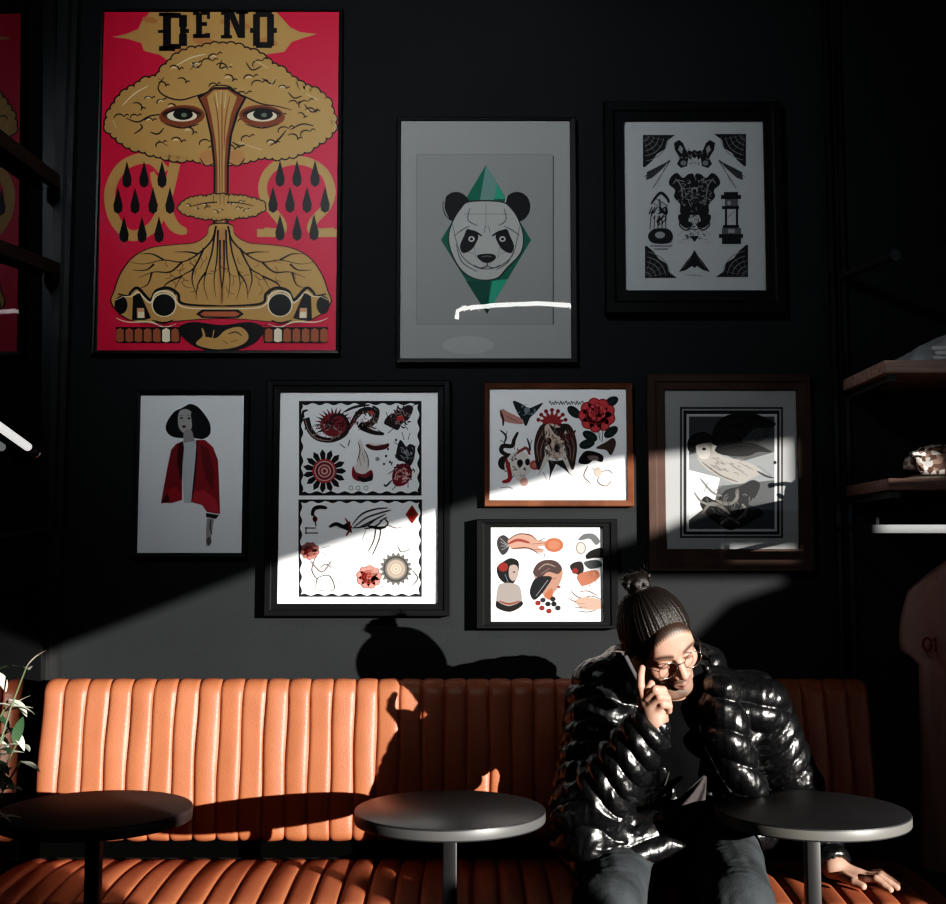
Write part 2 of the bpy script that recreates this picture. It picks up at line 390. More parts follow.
# white folded paper / cloth on the upper shelf
M_white = mat('white_cloth', (.85, .84, .82), .8, bump=.2, bscale=40)
def drape(x0, x1, y0, y1, z, hf, seed, thick=.004, nx=40, ny=20):
    mb = MB(); vs = []; 
    for i in range(nx+1):
        for j in range(ny+1):
            u = i/nx; v = j/ny; edge = min(1, min(u, 1-u)*7, min(v, 1-v)*6)
            h = hf(u, v)*edge**.7+.006*noise.noise(Vector((u*5+seed, v*4, seed)))*edge
            vs.append((x0+(x1-x0)*u, y0+(y1-y0)*v, z+max(.001, h)))
    m_ = (ny+1)
    fs = [(i*m_+j, (i+1)*m_+j, (i+1)*m_+j+1, i*m_+j+1) for i in range(nx) for j in range(ny)]
    # closed underside
    k = len(vs); vs += [(v[0], v[1], z+.0005) for v in vs[:k]]
    fs += [(k+f[0], k+f[3], k+f[2], k+f[1]) for f in fs[:nx*ny]]
    rim = [i*m_ for i in range(nx+1)]+[nx*m_+j for j in range(1, ny+1)]+[i*m_+ny for i in range(nx-1, -1, -1)]+[j for j in range(ny-1, 0, -1)]
    for q in range(len(rim)):
        a_, b_ = rim[q], rim[(q+1) % len(rim)]; fs.append((a_, b_, b_+k, a_+k))
    return mb.add(vs, fs)
o = drape(1.15, 1.42, -.36, -.12, zu, lambda u, v: .03+.055*min(1, u*2.2)*(.8+.2*math.sin(u*14+v*3)), 2).build('crumpled_cloth', mat('grey_cloth', (.5, .52, .53), .7, bump=.3, bscale=30), None, True)
tag(o, 'crumpled grey cloth lying on the upper wooden shelf', 'cloth')
o = drape(1.238, 1.46, -.372, -.20, zu+.0, lambda u, v: .03+.004*math.sin(v*9), 5)
o = MB()
for k, (dz, dx) in enumerate(((.001, 0), (.014, .006), (.027, -.003))):
    o.box((1.205+dx, -.373, zu+dz), (1.50, -.365+.0, zu+dz+.0115), bev=.003)
o = o.build('folded_towel', M_white, None, True, 40)
tag(o, 'folded white towel at the front of the upper shelf', 'towel')
# patterned cap on the lower shelf
capc = Vector((1.225, -.27, zl))
cap = empty('cap', tuple(capc), 'brown and white patterned cap on the lower wooden shelf', 'cap')
def capmat():
    m = mat('cap_fabric', (.3, .2, .15), .7); nt = m.node_tree; b = nt.nodes['Principled BSDF']
    tc = nt.nodes.new('ShaderNodeTexCoord'); v = nt.nodes.new('ShaderNodeTexVoronoi'); v.inputs['Scale'].default_value = 75
    r = nt.nodes.new('ShaderNodeValToRGB'); r.color_ramp.interpolation = 'CONSTANT'
    r.color_ramp.elements[0].color = (.14, .08, .06, 1); r.color_ramp.elements[1].color = (.75, .7, .66, 1); r.color_ramp.elements[1].position = .55
    e = r.color_ramp.elements.new(.35); e.color = (.35, .24, .19, 1)
    nt.links.new(tc.outputs['Object'], v.inputs['Vector']); nt.links.new(v.outputs['Color'], r.inputs['Fac']); nt.links.new(r.outputs['Color'], b.inputs['Base Color']); return m
CM = capmat()
mb = MB(); vs = []; nu, nv = 40, 12
for j in range(nv+1):
    for i in range(nu):
        a = 2*PI*i/nu; t = j/nv*PI/2
        r = math.cos(t)**.8; z = math.sin(t)*.085
        x = .088*r*math.cos(a); y = .075*r*math.sin(a)
        lift = .02*(1 if math.cos(a) < -.75 and j < 4 else 0)
        vs.append((capc.x+.02+x, capc.y+y, capc.z+.012+z+lift))
fs = [(j*nu+i, j*nu+(i+1) % nu, (j+1)*nu+(i+1) % nu, (j+1)*nu+i) for j in range(nv) for i in range(nu)]
fs.append(tuple(range(nu-1, -1, -1)))
MB().add(vs, fs).build('crown', CM, cap, True)
mb = MB(); vs = []; n = 16
for i in range(n+1):
    a = -PI*.95+PI*.9*i/n-0.2
    for r_, zz in ((.07, .016), (.105, .008), (.135, .001)):
        vs.append((capc.x+.03+r_*math.cos(a)*.9, capc.y+r_*math.sin(a)*.62, capc.z+zz+.001))
fs = [(i*3+k, (i+1)*3+k, (i+1)*3+k+1, i*3+k+1) for i in range(n) for k in range(2)]
MB().add(vs, fs).build('brim', mat('brim_fabric', (.30, .25, .22), .7), cap, True)
q = capc+Vector((-.052, -.045, .0))
MB().tube([q+Vector((.03, 0, .062)), q+Vector((.01, -.006, .068)), q+Vector((-.018, -.01, .066))], [.009, .010, .008], 10, flat=.6).tube([q+Vector((.03, -.008, .022)), q+Vector((.008, -.012, .030)), q+Vector((-.002, -.014, .040))], [.008, .009, .006], 10, flat=.6).build('strap', CM, cap, True)
MB().tube([q+Vector((-.014, -.014, .066)), q+Vector((-.016, -.024, .066))], .007, 12).build('button', mat('button_metal', (.5, .5, .5), .3, metal=.8), cap, True)

# ------------------------------------------------------------------ T-shirts on hangers
def sdfshirt(cx, cz, y, ang, h, shw, mtl, seed):
    """a flat hanging tee in local (u = across, z down), rotated ang about z"""
    ca, sa = math.cos(ang), math.sin(ang)
    mb = MB(); rows = 46; cols = 28
    outl = []
    for j in range(rows+1):
        t = j/rows; zz = cz-h*t
        # half width: neck -> shoulder slope -> sleeve -> body
        if t < .13: hw = .055+(shw-.055)*(t/.13)**.85
        elif t < .33: hw = shw+.035*math.sin((t-.13)/.2*PI*.6)
        elif t < .36: hw = shw+.034-(.056)*(t-.33)/.03
        else: hw = shw-.022+.010*(t-.36)
        outl.append((zz, hw))
    vs = []
    for side in (-1, 1):
        for (zz, hw) in outl:
            for i in range(cols+1):
                u = -1+2*i/cols; x = u*hw
                th = .018*(1-abs(u)**3)+.003
                fold = .012*math.sin(u*9+seed)*(min(1, (cz-zz)/h*2))+.008*math.sin(u*17+zz*6+seed)
                yy = side*th+fold*.8
                vs.append((cx+x*ca-yy*sa, y+x*sa+yy*ca, zz-(0.02*(abs(u) < .3) if zz == cz else 0)))
    N = (rows+1)*(cols+1); fs = []
    for s_ in (0, 1):
        for j in range(rows):
            for i in range(cols):
                a_ = s_*N+j*(cols+1)+i; q_ = (a_, a_+1, a_+cols+2, a_+cols+1)
                fs.append(q_ if s_ else q_[::-1])
    for j in range(rows):
        for i in (0, cols):
            a_ = j*(cols+1)+i; fs.append((a_, a_+cols+1, a_+cols+1+N, a_+N))
    return mb.add(vs, fs)
def hanger(cx, y, zr_, ang, wid, label):
    # a hook hanging on the rail and a bar with sloping shoulders
    ca, sa = math.cos(ang), math.sin(ang)
    h = empty('clothes_hanger', (cx, y, zr_), label, 'hanger')
    L_ = lambda u, z: (cx+u*ca, y+u*sa, z)
    zc = zr_-.075
    hook = [L_(.017*math.cos(a), zr_+.003+.016*math.sin(a)) for a in [PI*1.05-PI*1.25*k/10 for k in range(11)]]
    hook = hook+[L_(.008, zr_-.03), L_(0, zc)]
    MB().tube(hook, .0022, 8).build('hook', mat('chrome', (.7, .7, .7), .15, metal=1), h, True)
    pts = [L_(-wid, zc-.075), L_(-wid*.5, zc-.035), L_(0, zc), L_(wid*.5, zc-.035), L_(wid, zc-.075)]
    MB().tube(pts, .006, 10).build('shoulder_bar', mat('hanger_black', (.02, .02, .02), .3), h, True)
    return h
yr = SF+.013
M_tee = mat('dusty_pink_tee', (.55, .40, .37), .85, bump=.15, bscale=60)
tz = atY(930, 556, yr-.0).z
cxa = 1.335
hanger(cxa, yr, zr+.012, -.95, .17, 'black hanger with chrome hook holding the dusty pink tee')
ts = empty('t_shirt', (cxa, yr, tz-.7), 'dusty pink tee with small red lettering hanging from the rail', 't-shirt', None)
sdfshirt(cxa, zr-.05, yr, -.95, .85, .235, M_tee, 1).build('cloth', M_tee, ts, True)
# red characters on the tee's chest, set on its front surface
def char_strokes(name, parent, cx, cz, y, ang, items, m):
    ca, sa = math.cos(ang), math.sin(ang); mb = MB()
    for pts in items:
        mb.tube([(cx+u*ca+.034*sa, y+u*sa-.034*ca, cz+z) for (u, z) in pts], .0035, 6, flat=.5)
    return mb.build(name, m, parent, True)
ring = [(-.165+.013*math.cos(a), .017*math.sin(a)) for a in [PI*k/6 for k in range(13)]]
char_strokes('chest_lettering', ts, cxa, tz-.235, yr, -.95, [ring, [(-.140, -.017), (-.140, .017)], [(-.148, .012), (-.140, .018)]], mat('red_print', (.35, .02, .02), .7))
# ------------------------------------------------------------------ framed pictures
M_glass = glass_mat('picture_glass', 1.0, .012)
def smooth_pts(pts, closed=False, k=5):
    n = len(pts); out = []
    if n < 3: return list(pts)
    for i in range(n if closed else n-1):
        p0 = pts[(i-1) % n] if closed or i > 0 else pts[0]; p1 = pts[i]; p2 = pts[(i+1) % n]
        p3 = pts[(i+2) % n] if closed or i+2 < n else pts[-1]
        for j in range(k):
            t = j/k
            out.append(tuple(.5*((2*p1[a])+(-p0[a]+p2[a])*t+(2*p0[a]-5*p1[a]+4*p2[a]-p3[a])*t*t+(-p0[a]+3*p1[a]-3*p2[a]+p3[a])*t**3) for a in (0, 1)))
    if not closed: out.append(tuple(pts[-1]))
    return out
class Art:
    """drawing on a sheet of paper: flat inked shapes in the sheet's own plane"""
    def __init__(s, Y, step=.00002): s.Y = Y; s.mb = MB(); s.mats = []; s.lv = 0; s.step = step; s.rough = .6; s.k = 1
    def mi(s, c):
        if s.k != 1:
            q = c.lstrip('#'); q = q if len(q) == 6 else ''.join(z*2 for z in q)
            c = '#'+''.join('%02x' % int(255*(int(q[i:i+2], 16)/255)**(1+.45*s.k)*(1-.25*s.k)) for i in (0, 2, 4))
        m = ink(c, s.rough)
        if m not in s.mats: s.mats.append(m)
        return s.mats.index(m)
    def P(s, p): return atY(p[0], p[1], s.Y-s.lv*s.step)
    def raw(s, pts, faces, c): s.mb.add([s.P(p) for p in pts], faces, s.mi(c))
    def poly(s, pts, c, sm=False, lv=1):
        if sm: pts = smooth_pts(pts, True, 5)
        s.lv += lv
        tri = tessellate_polygon([[Vector((p[0], p[1], 0)) for p in pts]])
        s.raw(pts, [tuple(t) for t in tri], c); return s
    def ell(s, cx, cy, rx, ry, c, rot=0, n=26, a0=0, a1=2*PI, lv=1):
        ca, sa = math.cos(rot), math.sin(rot)
        pts = []
        for i in range(n):
            a = a0+(a1-a0)*i/(n if a1-a0 > 6.2 else n-1); x = rx*math.cos(a); y = ry*math.sin(a)
            pts.append((cx+x*ca-y*sa, cy+x*sa+y*ca))
        s.lv += lv; s.raw(pts, [tuple(range(n))], c); return s
    def line(s, pts, w, c, taper=True, sm=True, closed=False, lv=1):
        if sm and len(pts) > 2: pts = smooth_pts(pts, closed, 4)
        if closed: pts = list(pts)+[pts[0]]
        n = len(pts); s.lv += lv; a = []
        for i in range(n):
            p = pts[max(0, i-1)]; q = pts[min(n-1, i+1)]
            if closed and (i == 0 or i == n-1): p = pts[-2]; q = pts[1]
            dx, dy = q[0]-p[0], q[1]-p[1]; L = math.hypot(dx, dy) or 1
            t = i/(n-1); ww = w/2
            if taper == 'end': ww *= (1-t*.85)
            elif taper: ww *= .35+.65*math.sin(PI*min(1, max(0, t)))**.6
            a += [(pts[i][0]-dy/L*ww, pts[i][1]+dx/L*ww), (pts[i][0]+dy/L*ww, pts[i][1]-dx/L*ww)]
        s.raw(a, [(2*i, 2*i+1, 2*i+3, 2*i+2) for i in range(n-1)], c); return s
    def lines(s, L, w, c, **k):
        s.lv += 1
        for p in L: s.line(p, w, c, lv=0, **k)
        return s
    def ring(s, cx, cy, rx, ry, w, c, rot=0):
        s.line([(cx+rx*math.cos(a)*math.cos(rot)-ry*math.sin(a)*math.sin(rot), cy+rx*math.cos(a)*math.sin(rot)+ry*math.sin(a)*math.cos(rot)) for a in [2*PI*i/24 for i in range(24)]], w, c, taper=False, sm=False, closed=True)
    def scallop(s, pts, r, c, oc=None, ow=1.2, jit=.25, seed=1, spacing=1.25):
        """closed outline with round bumps along it"""
        rr = random.Random(seed); out = []; d = 0; n = len(pts)
        P_ = smooth_pts(pts, True, 6); pos = []; acc = 0
        for i in range(len(P_)):
            a = P_[i]; b = P_[(i+1) % len(P_)]; L = math.hypot(b[0]-a[0], b[1]-a[1])
            while acc < L:
                t = acc/L if L else 0; pos.append((a[0]+(b[0]-a[0])*t, a[1]+(b[1]-a[1])*t)); acc += r*spacing
            acc -= L
        rs = [r*(1+rr.uniform(-jit, jit)) for _ in pos]
        if oc:
            s.lv += 1
            for p, q in zip(pos, rs): s.ell(p[0], p[1], q+ow, q+ow, oc, n=14, lv=0)
        s.lv += 1
        for p, q in zip(pos, rs): s.ell(p[0], p[1], q, q, c, n=14, lv=0)
        s.poly(P_, c); return s
    def rect(s, x0, y0, x1, y1, c, lv=1): return s.poly([(x0, y0), (x1, y0), (x1, y1), (x0, y1)], c, lv=lv)
    def hatch(s, cx, cy, rx, ry, n, w, c, ang=None, ln=.5, seed=0, curl=.35):
        rr = random.Random(seed*31+n); s.lv += 1
        for _ in range(n):
            t = rr.uniform(0, 2*PI); q = rr.random()**.5*.85; x = cx+rx*q*math.cos(t); y = cy+ry*q*math.sin(t)
            a = (ang if ang is not None else rr.uniform(0, PI))+rr.uniform(-.35, .35); L = min(rx, ry)*ln*rr.uniform(.6, 1.2); dx, dy = math.cos(a)*L/2, math.sin(a)*L/2; k = curl*rr.choice((-1, 1))
            s.line([(x-dx, y-dy), (x-dy*k, y+dx*k), (x+dx, y+dy)], w, c, lv=0)
        return s
    def curls(s, pts, n, r, w, dark, light, seed=1):
        rr = random.Random(seed); xs = [p[0] for p in pts]; ys = [p[1] for p in pts]; done = []
        def inside(x, y):
            c = False; m = len(pts)
            for i in range(m):
                x1, y1 = pts[i]; x2, y2 = pts[(i+1) % m]
                if (y1 > y) != (y2 > y) and x < (x2-x1)*(y-y1)/(y2-y1)+x1: c = not c
            return c
        k = 0
        while len(done) < n and k < 4000:
            k += 1; x = rr.uniform(min(xs), max(xs)); y = rr.uniform(min(ys), max(ys))
            if not all(inside(x+dx, y+dy) for dx, dy in ((r*1.4, 0), (-r*1.4, 0), (0, r*1.2), (0, -r*1.2))): continue
            if any(abs(x-a)+abs(y-b) < r*2.1 for a, b in done): continue
            done.append((x, y))
        s.lv += 1
        for x, y in done:
            f = rr.uniform(-.9, .9); R_ = r*rr.uniform(.7, 1.15)
            P1 = [(x+R_*math.cos(f-PI*.95+PI*.9*i/5), y+R_*.8*math.sin(f-PI*.95+PI*.9*i/5)) for i in range(6)]
            s.line(P1, w, dark, lv=0); s.line([P1[-1], (P1[-1][0]+R_*.5, P1[-1][1]-R_*.5), (P1[-1][0]+R_*1.0, P1[-1][1]-R_*.3)], w*.9, dark, lv=0)
        s.lv += 1
        for x, y in done:
            if rr.random() < .55: s.line([(x-r*.5, y-r*.1), (x, y-r*.45), (x+r*.5, y-r*.15)], w*.7, light, lv=0)
        return s
    def build(s, name, parent): return s.mb.build(name, s.mats, parent, fix=False)

def picture(outer, inner, depth, fm, label, art, hang=.004, lip=.004, bev=True, glass=True, inset=.008, cat='picture'):
    """outer / inner: pixel rectangles of the frame and the visible sheet, measured on the wall"""
    Yf = -hang-depth; Yp = Yf+inset
    c0 = atY((outer[0]+outer[2])/2, (outer[1]+outer[3])/2, 0)
    o = empty('framed_print', (c0.x, -hang, c0.z), label, cat)
    def R(r, Y):
        a = atY(r[0], (r[1]+r[3])/2, Y); b = atY(r[2], (r[1]+r[3])/2, Y); t = atY((r[0]+r[2])/2, r[1], Y); q = atY((r[0]+r[2])/2, r[3], Y)
        return a.x, b.x, q.z, t.z
    X0, X1, Z0, Z1 = R(outer, Yf); x0, x1, z0, z1 = R(inner, Yp)
    def loop(x0, x1, z0, z1, y): return [(x0, y, z0), (x1, y, z0), (x1, y, z1), (x0, y, z1)]
    mb = MB(); b = .0025
    mx = lambda a, c, t: a+(c-a)*t
    loops = [loop(X0, X1, Z0, Z1, -hang), loop(X0, X1, Z0, Z1, Yf+b), loop(X0+b, X1-b, Z0+b, Z1-b, Yf)]
    if bev:
        loops += [loop(mx(X0, x0, .45), mx(X1, x1, .45), mx(Z0, z0, .45), mx(Z1, z1, .45), Yf+.0005),
                  loop(mx(X0, x0, .55), mx(X1, x1, .55), mx(Z0, z0, .55), mx(Z1, z1, .55), Yf+.004)]
    loops += [loop(x0-b*.5, x1+b*.5, z0-b*.5, z1+b*.5, Yf+.0015+(.003 if bev else 0)), loop(x0, x1, z0, z1, Yf+.004+(.002 if bev else 0)), loop(x0, x1, z0, z1, Yp+.001)]
    vs = [v for l in loops for v in l]
    fs = [(i*4+j, i*4+(j+1) % 4, (i+1)*4+(j+1) % 4, (i+1)*4+j) for i in range(len(loops)-1) for j in range(4)]
    MB().add(vs, fs).build('frame', fm, o)
    MB().box((X0+.002, -hang+.0, Z0+.002), (X1-.002, -hang-.003, Z1-.002)).build('backing_board', M_backing, o)
    A = Art(Yp); art(A)
    A.mb.v = [(min(max(v[0], x0-.0012), x1+.0012), v[1], min(max(v[2], z0-.0012), z1+.0012)) for v in A.mb.v]
    A.build('print', o)
    if glass:
        yg = Yf+.0045
        MB().add([(x0, yg, z0), (x1, yg, z0), (x1, yg, z1), (x0, yg, z1)], [(0, 1, 2, 3)]).build('glass', M_glass, o, fix=False)
    return o
M_backing = mat('backing', (.02, .02, .02), .8)
M_frame = mat('frame_black', (.005, .0055, .006), .4, spec=.2)
M_frame_m = mat('frame_black_matte', (.005, .0055, .006), .5, spec=.2)
M_frame_w = mat('frame_walnut', (.10, .036, .018), .5, spec=.2, var=.35, vscale=12, stretch=(1, 6, 1))
M_frame_b = mat('frame_dark_brown', (.05, .030, .024), .55, spec=.15, var=.2, vscale=12)
K = '#0b0b0c'

# ---- 1 red mushroom cloud poster
def art_poster(a):
    a.rough = .45
    G = '#bf985e'; RD = '#d01f49'; BR = '#8a4a2a'; CR = '#e9dcc0'; D = '#0a0506'
    a.rect(97, 10, 340, 352, RD)
    # flame banner
    a.poly([(112, 37), (126, 34), (138, 29), (141, 22), (150, 12), (152, 10.5), (276, 10.5), (282, 18), (290, 27), (300, 32), (317, 34), (303, 38), (292, 42), (284, 52), (262, 55), (240, 50), (200, 48), (180, 55), (168, 61), (160, 55), (144, 51), (141, 43), (128, 39)], G)
    a.lv += 1
    for p in ((150, 20, 8, 3), (178, 50, 14, 3), (235, 24, 16, 4), (206, 42, 14, 4), (268, 42, 10, 4)): a.ell(*p, '#b9824c', .2, lv=0)
    # DENO slab letters
    def slabs(L, w):
        a.lv += 1
        for (x0, y0, x1, y1) in L: a.rect(x0, y0, x1, y1, D, lv=0)
    slabs([(163, 13, 171, 50), (159, 12.5, 175, 16), (159, 46, 175, 51), (158, 30, 164, 33), (170, 13, 181, 18), (170, 44, 181, 49), (179, 15, 187, 27), (180, 26, 186, 36), (179, 34, 187, 46), (186, 29, 189, 33)], 0)
    slabs([(196, 13, 202, 37), (193, 11.5, 199, 15), (193, 34, 206, 38), (201, 11.5, 210, 15), (207, 14, 210, 19), (201, 22, 207, 26), (205, 33, 210, 38)], 0)
    slabs([(224, 12, 230, 38), (221, 11.5, 230, 15), (221, 35, 232, 38.5), (239, 11.5, 245, 38), (236, 11.5, 248, 14)], 0); a.poly([(227, 11.5), (234, 11.5), (244, 38), (238, 38)], D)
    slabs([(253, 14, 260, 46), (267, 14, 274, 46), (256, 11.5, 272, 17), (256, 42, 272, 48), (250, 28, 254, 33), (273, 28, 277, 33)], 0)
    # alpha and omega
    a.line([(165, 172), (153, 160), (138, 159), (121, 168), (110, 190), (113, 216), (127, 234), (141, 234), (155, 224), (166, 200), (175, 163)], 11, G, taper=False)
    a.line([(152, 172), (164, 205), (174, 226), (187, 232)], 12, G, taper=True)
    a.line([(264, 232), (280, 232), (281, 222), (266, 202), (263, 184), (272, 168), (290, 161), (308, 162), (324, 172), (331, 190), (327, 206), (313, 222), (314, 232), (334, 232)], 9, G, taper=False)
    a.lines([[(257, 233), (282, 233)], [(312, 233), (337, 233)]], 8, G, taper=False)
    def drop(x, y, h=27, w=9.5):
        a.poly([(x, y), (x+w*.28, y+h*.38), (x+w*.5, y+h*.68), (x+w*.42, y+h*.9), (x, y+h), (x-w*.42, y+h*.9), (x-w*.5, y+h*.68), (x-w*.28, y+h*.38)], D, lv=0)
    a.lv += 1
    for x in (127, 144, 162): drop(x, 161)
    for x in (118, 135, 153, 170): drop(x, 187)
    for x in (124, 142, 159): drop(x, 216)
    for x in (280, 297, 315): drop(x, 160)
    for x in (273, 290, 307, 325): drop(x, 186)
    for x in (280, 297, 314): drop(x, 214)
    # cap of the cloud
    cap = [(109, 122), (118, 104), (134, 88), (158, 78), (172, 64), (186, 54), (208, 49), (232, 48), (252, 54), (275, 68), (298, 86), (322, 98), (330, 116), (328, 134), (304, 148), (282, 155), (262, 154), (244, 158), (221, 160), (198, 157), (178, 156), (158, 152), (136, 146), (117, 136)]
    a.scallop(cap, 5, G, D, 1.4, seed=3, spacing=1.6); a.curls([p for p in cap], 46, 5.2, 1.35, D, CR, 4)
    a.lines([[(164, 77), (158, 88), (165, 96), (180, 100), (196, 96), (208, 92)], [(208, 92), (214, 86), (228, 86), (236, 92), (248, 98), (262, 104), (276, 106), (292, 110)],
             [(126, 118), (138, 122), (150, 116), (166, 114)], [(192, 62), (196, 68), (202, 64)], [(222, 60), (220, 68), (228, 66)], [(246, 62), (252, 70), (262, 66)], [(262, 78), (272, 84), (276, 78)], [(288, 92), (294, 98), (302, 96)],
             [(134, 134), (142, 128), (140, 124)], [(150, 132), (158, 134), (164, 128)], [(304, 104), (312, 112), (318, 108)], [(290, 130), (302, 124), (314, 126)], [(270, 146), (280, 138), (286, 130)], [(232, 142), (240, 146), (246, 144)], [(158, 140), (168, 146)], [(194, 66), (190, 70)], [(166, 84), (158, 78)], [(296, 82), (300, 90)]], 1.5, D)
    a.lines([[(122, 106), (134, 94), (148, 86)], [(176, 66), (190, 58), (206, 54)], [(254, 60), (268, 68)], [(306, 94), (318, 100)], [(113, 120), (116, 128)], [(232, 64), (224, 70)], [(190, 62), (198, 70)], [(238, 142), (262, 150)], [(276, 78), (270, 86)]], 1.0, CR)
    # eyes
    for sx in (-1, 1):
        ex = 222+sx*40
        a.ell(ex, 116, 23, 11, BR, .06*sx); a.ell(ex, 114, 20, 7, '#5d2d1e'); a.ell(ex, 116, 15, 5.5, CR); a.ell(ex+1, 114.5, 10, 5.5, D); a.ell(ex+2, 115, 3, 2.2, '#6d7a66')
        a.line([(ex-19, 114), (ex, 109), (ex+19, 114)], 2, D)
        a.line([(ex-17, 124), (ex, 128), (ex+17, 124)], 1.4, D)
    # nose under the cap, stem
    a.ell(208, 158, 9, 8, '#c08a55'); a.ell(236, 158, 9, 8, '#c08a55'); a.line([(200, 158), (206, 166), (216, 162)], 1.3, D); a.line([(228, 162), (238, 166), (245, 158)], 1.3, D)
    stem = [(197, 96), (206, 92), (214, 87), (228, 87), (238, 93), (247, 97), (239, 112), (232, 135), (229, 165), (228.5, 225), (233, 240), (246, 250), (222, 262), (196, 250), (209, 240), (213, 225), (213.5, 165), (210, 135), (205, 112)]
    a.poly(stem, D); a.poly([(200, 98), (214, 89), (228, 89), (244, 98), (236, 113), (229.5, 136), (226.8, 165), (226.5, 230), (215.5, 230), (215.5, 165), (212.5, 136), (207, 113)], BR)
    a.poly([(207, 97), (214, 90), (228, 90), (237, 97), (231, 114), (226, 140), (224.5, 165), (224.5, 235), (217.5, 235), (217.5, 165), (215.5, 140), (211, 114)], G)
    a.lines([[(214, 96), (218, 120), (219.5, 160), (219.6, 228)], [(222, 92), (222, 120), (222, 160), (222, 228)], [(230, 96), (225.5, 120), (224, 150)]], 1.1, BR)
    a.lines([[(216, 92), (218, 108)], [(226, 92), (224.5, 108)], [(221, 90), (221, 104)]], 1.2, CR)
    # ring cloud
    rg = [(181, 208), (190, 201), (206, 198), (222, 197), (240, 198), (256, 201), (263, 207), (254, 213), (238, 216), (222, 217), (204, 216), (190, 213)]
    a.scallop(rg, 2.8, G, D, 1.2, seed=5, spacing=1.6); a.curls(rg, 12, 2.6, 1.0, D, CR, 7); a.line([(192, 206), (206, 203), (222, 202), (240, 203), (254, 206)], 1.3, D); a.rect(217, 196, 227, 206, G); a.lines([[(213.5, 195), (213.5, 204)], [(228.5, 195), (228.5, 204)], [(220, 195), (220, 205)], [(224, 195), (224, 205)]], 1.3, D)
    # dome with roots
    dome = [(113, 305), (115, 290), (122, 272), (134, 257), (152, 248), (175, 245), (195, 243), (207, 235), (211, 225), (231, 225), (235, 235), (248, 243), (268, 245), (290, 248), (308, 257), (320, 272), (327, 290), (329, 305), (300, 322), (222, 318), (140, 322)]
    dm = smooth_pts(dome, True, 4); a.poly([(222+(x-222)*1.012, 285+(y-285)*1.02) for x, y in dm], D); a.poly(dm, G)
    a.poly([(215, 228), (227, 228), (224, 300), (221, 306), (219, 300)], '#b98a52')
    a.hatch(222, 276, 90, 22, 40, 1.0, '#8d6a3c', ln=.5, seed=3)
    roots = []
    for sx in (-1, 1):
        M = lambda L: [(222+sx*(x-222), y) for x, y in L]
        roots += [M(L) for L in ([(228, 226), (232, 240), (246, 254), (262, 262), (280, 260), (300, 264), (314, 262)], [(262, 262), (274, 272), (290, 272), (306, 278)], [(280, 260), (292, 254), (304, 254)], [(246, 254), (256, 252), (270, 252)],
                 [(240, 248), (250, 268), (262, 276), (270, 290)], [(250, 268), (252, 280), (248, 294)], [(262, 276), (278, 284), (284, 296)], [(229, 230), (232, 252), (238, 272), (240, 286), (236, 300)], [(238, 272), (246, 284), (248, 300)], [(226, 230), (227, 258), (230, 280), (228, 298)],
                 [(292, 272), (296, 284), (304, 288)], [(290, 264), (298, 270), (312, 270)], [(270, 290), (268, 300)], [(224, 240), (224, 270), (222, 290), (222, 304)])]
    a.lines(roots, 2.1, D, taper='end')
    # skull fronts
    for sx in (-1, 1):
        M = lambda L: [(222+sx*(x-222), y) for x, y in L]
        a.line(M([(222, 306), (252, 305), (264, 302), (266, 294), (276, 288), (288, 291), (294, 300), (306, 288), (313, 292), (316, 296), (326, 294)]), 3.2, D)
        a.line(M([(222, 309), (256, 308), (267, 303), (270, 295), (280, 291), (289, 294), (294, 303), (306, 292), (312, 296), (326, 297)]), 1.6, CR)
        a.ell(222+sx*58, 305, 12.5, 12, CR); a.ell(222+sx*58, 305, 11.3, 11, D)
        a.poly(M([(293, 318), (304, 293), (311, 296), (312, 320), (300, 320)]), D); a.poly(M([(299, 318), (300, 308), (307, 308), (307, 318)]), '#d7a37a'); a.poly(M([(300, 312), (306, 312), (306, 318), (300, 318)]), CR)
        a.ell(222+sx*101, 305, 6.5, 9, D); a.line(M([(320, 296), (328, 300)]), 1.5, CR)
        a.line(M([(271, 320), (280, 323), (292, 320)]), 1.6, D); a.line(M([(268, 324), (280, 327), (294, 322), (316, 322), (328, 318)]), 1.2, CR)
        # teeth
        a.poly(M([(262, 327), (328, 327), (328, 342), (324, 343), (264, 343)]), D)
        a.lv += 1
        for i in range(7):
            x = 264.6+i*9.2; c = CR if i == (1 if sx > 0 else 1) else '#a5603f'
            a.poly(M([(x+.4, 330), (x+4, 328), (x+7.9, 330), (x+8.1, 341), (x+4, 342.3), (x+.2, 341)]), c, lv=0)
    # grille and mouth
    a.poly([(196, 314), (202, 309.5), (238, 309.5), (244, 314), (238, 318), (202, 318)], D); a.poly([(200, 314), (204, 311.5), (236, 311.5), (240, 314), (236, 316.5), (204, 316.5)], '#b5663f')
    a.poly([(178, 329), (192, 322), (222, 325), (250, 322), (264, 329), (256, 342), (240, 349), (222, 351), (202, 349), (188, 342)], D, True)
    a.poly([(196, 344), (204, 337), (216, 338), (226, 330), (240, 327), (248, 334), (246, 342), (232, 348), (212, 349)], G, True); a.lines([[(202, 328), (204, 336), (200, 340)], [(214, 330), (212, 340)], [(226, 338), (236, 342)]], 2.6, G); a.lines([[(228, 334), (236, 332), (242, 336)], [(230, 342), (238, 340)], [(222, 340), (228, 344)]], 1.2, D)
    a.lines([[(140, 325), (184, 325)], [(258, 325), (300, 325)]], 1.2, D)

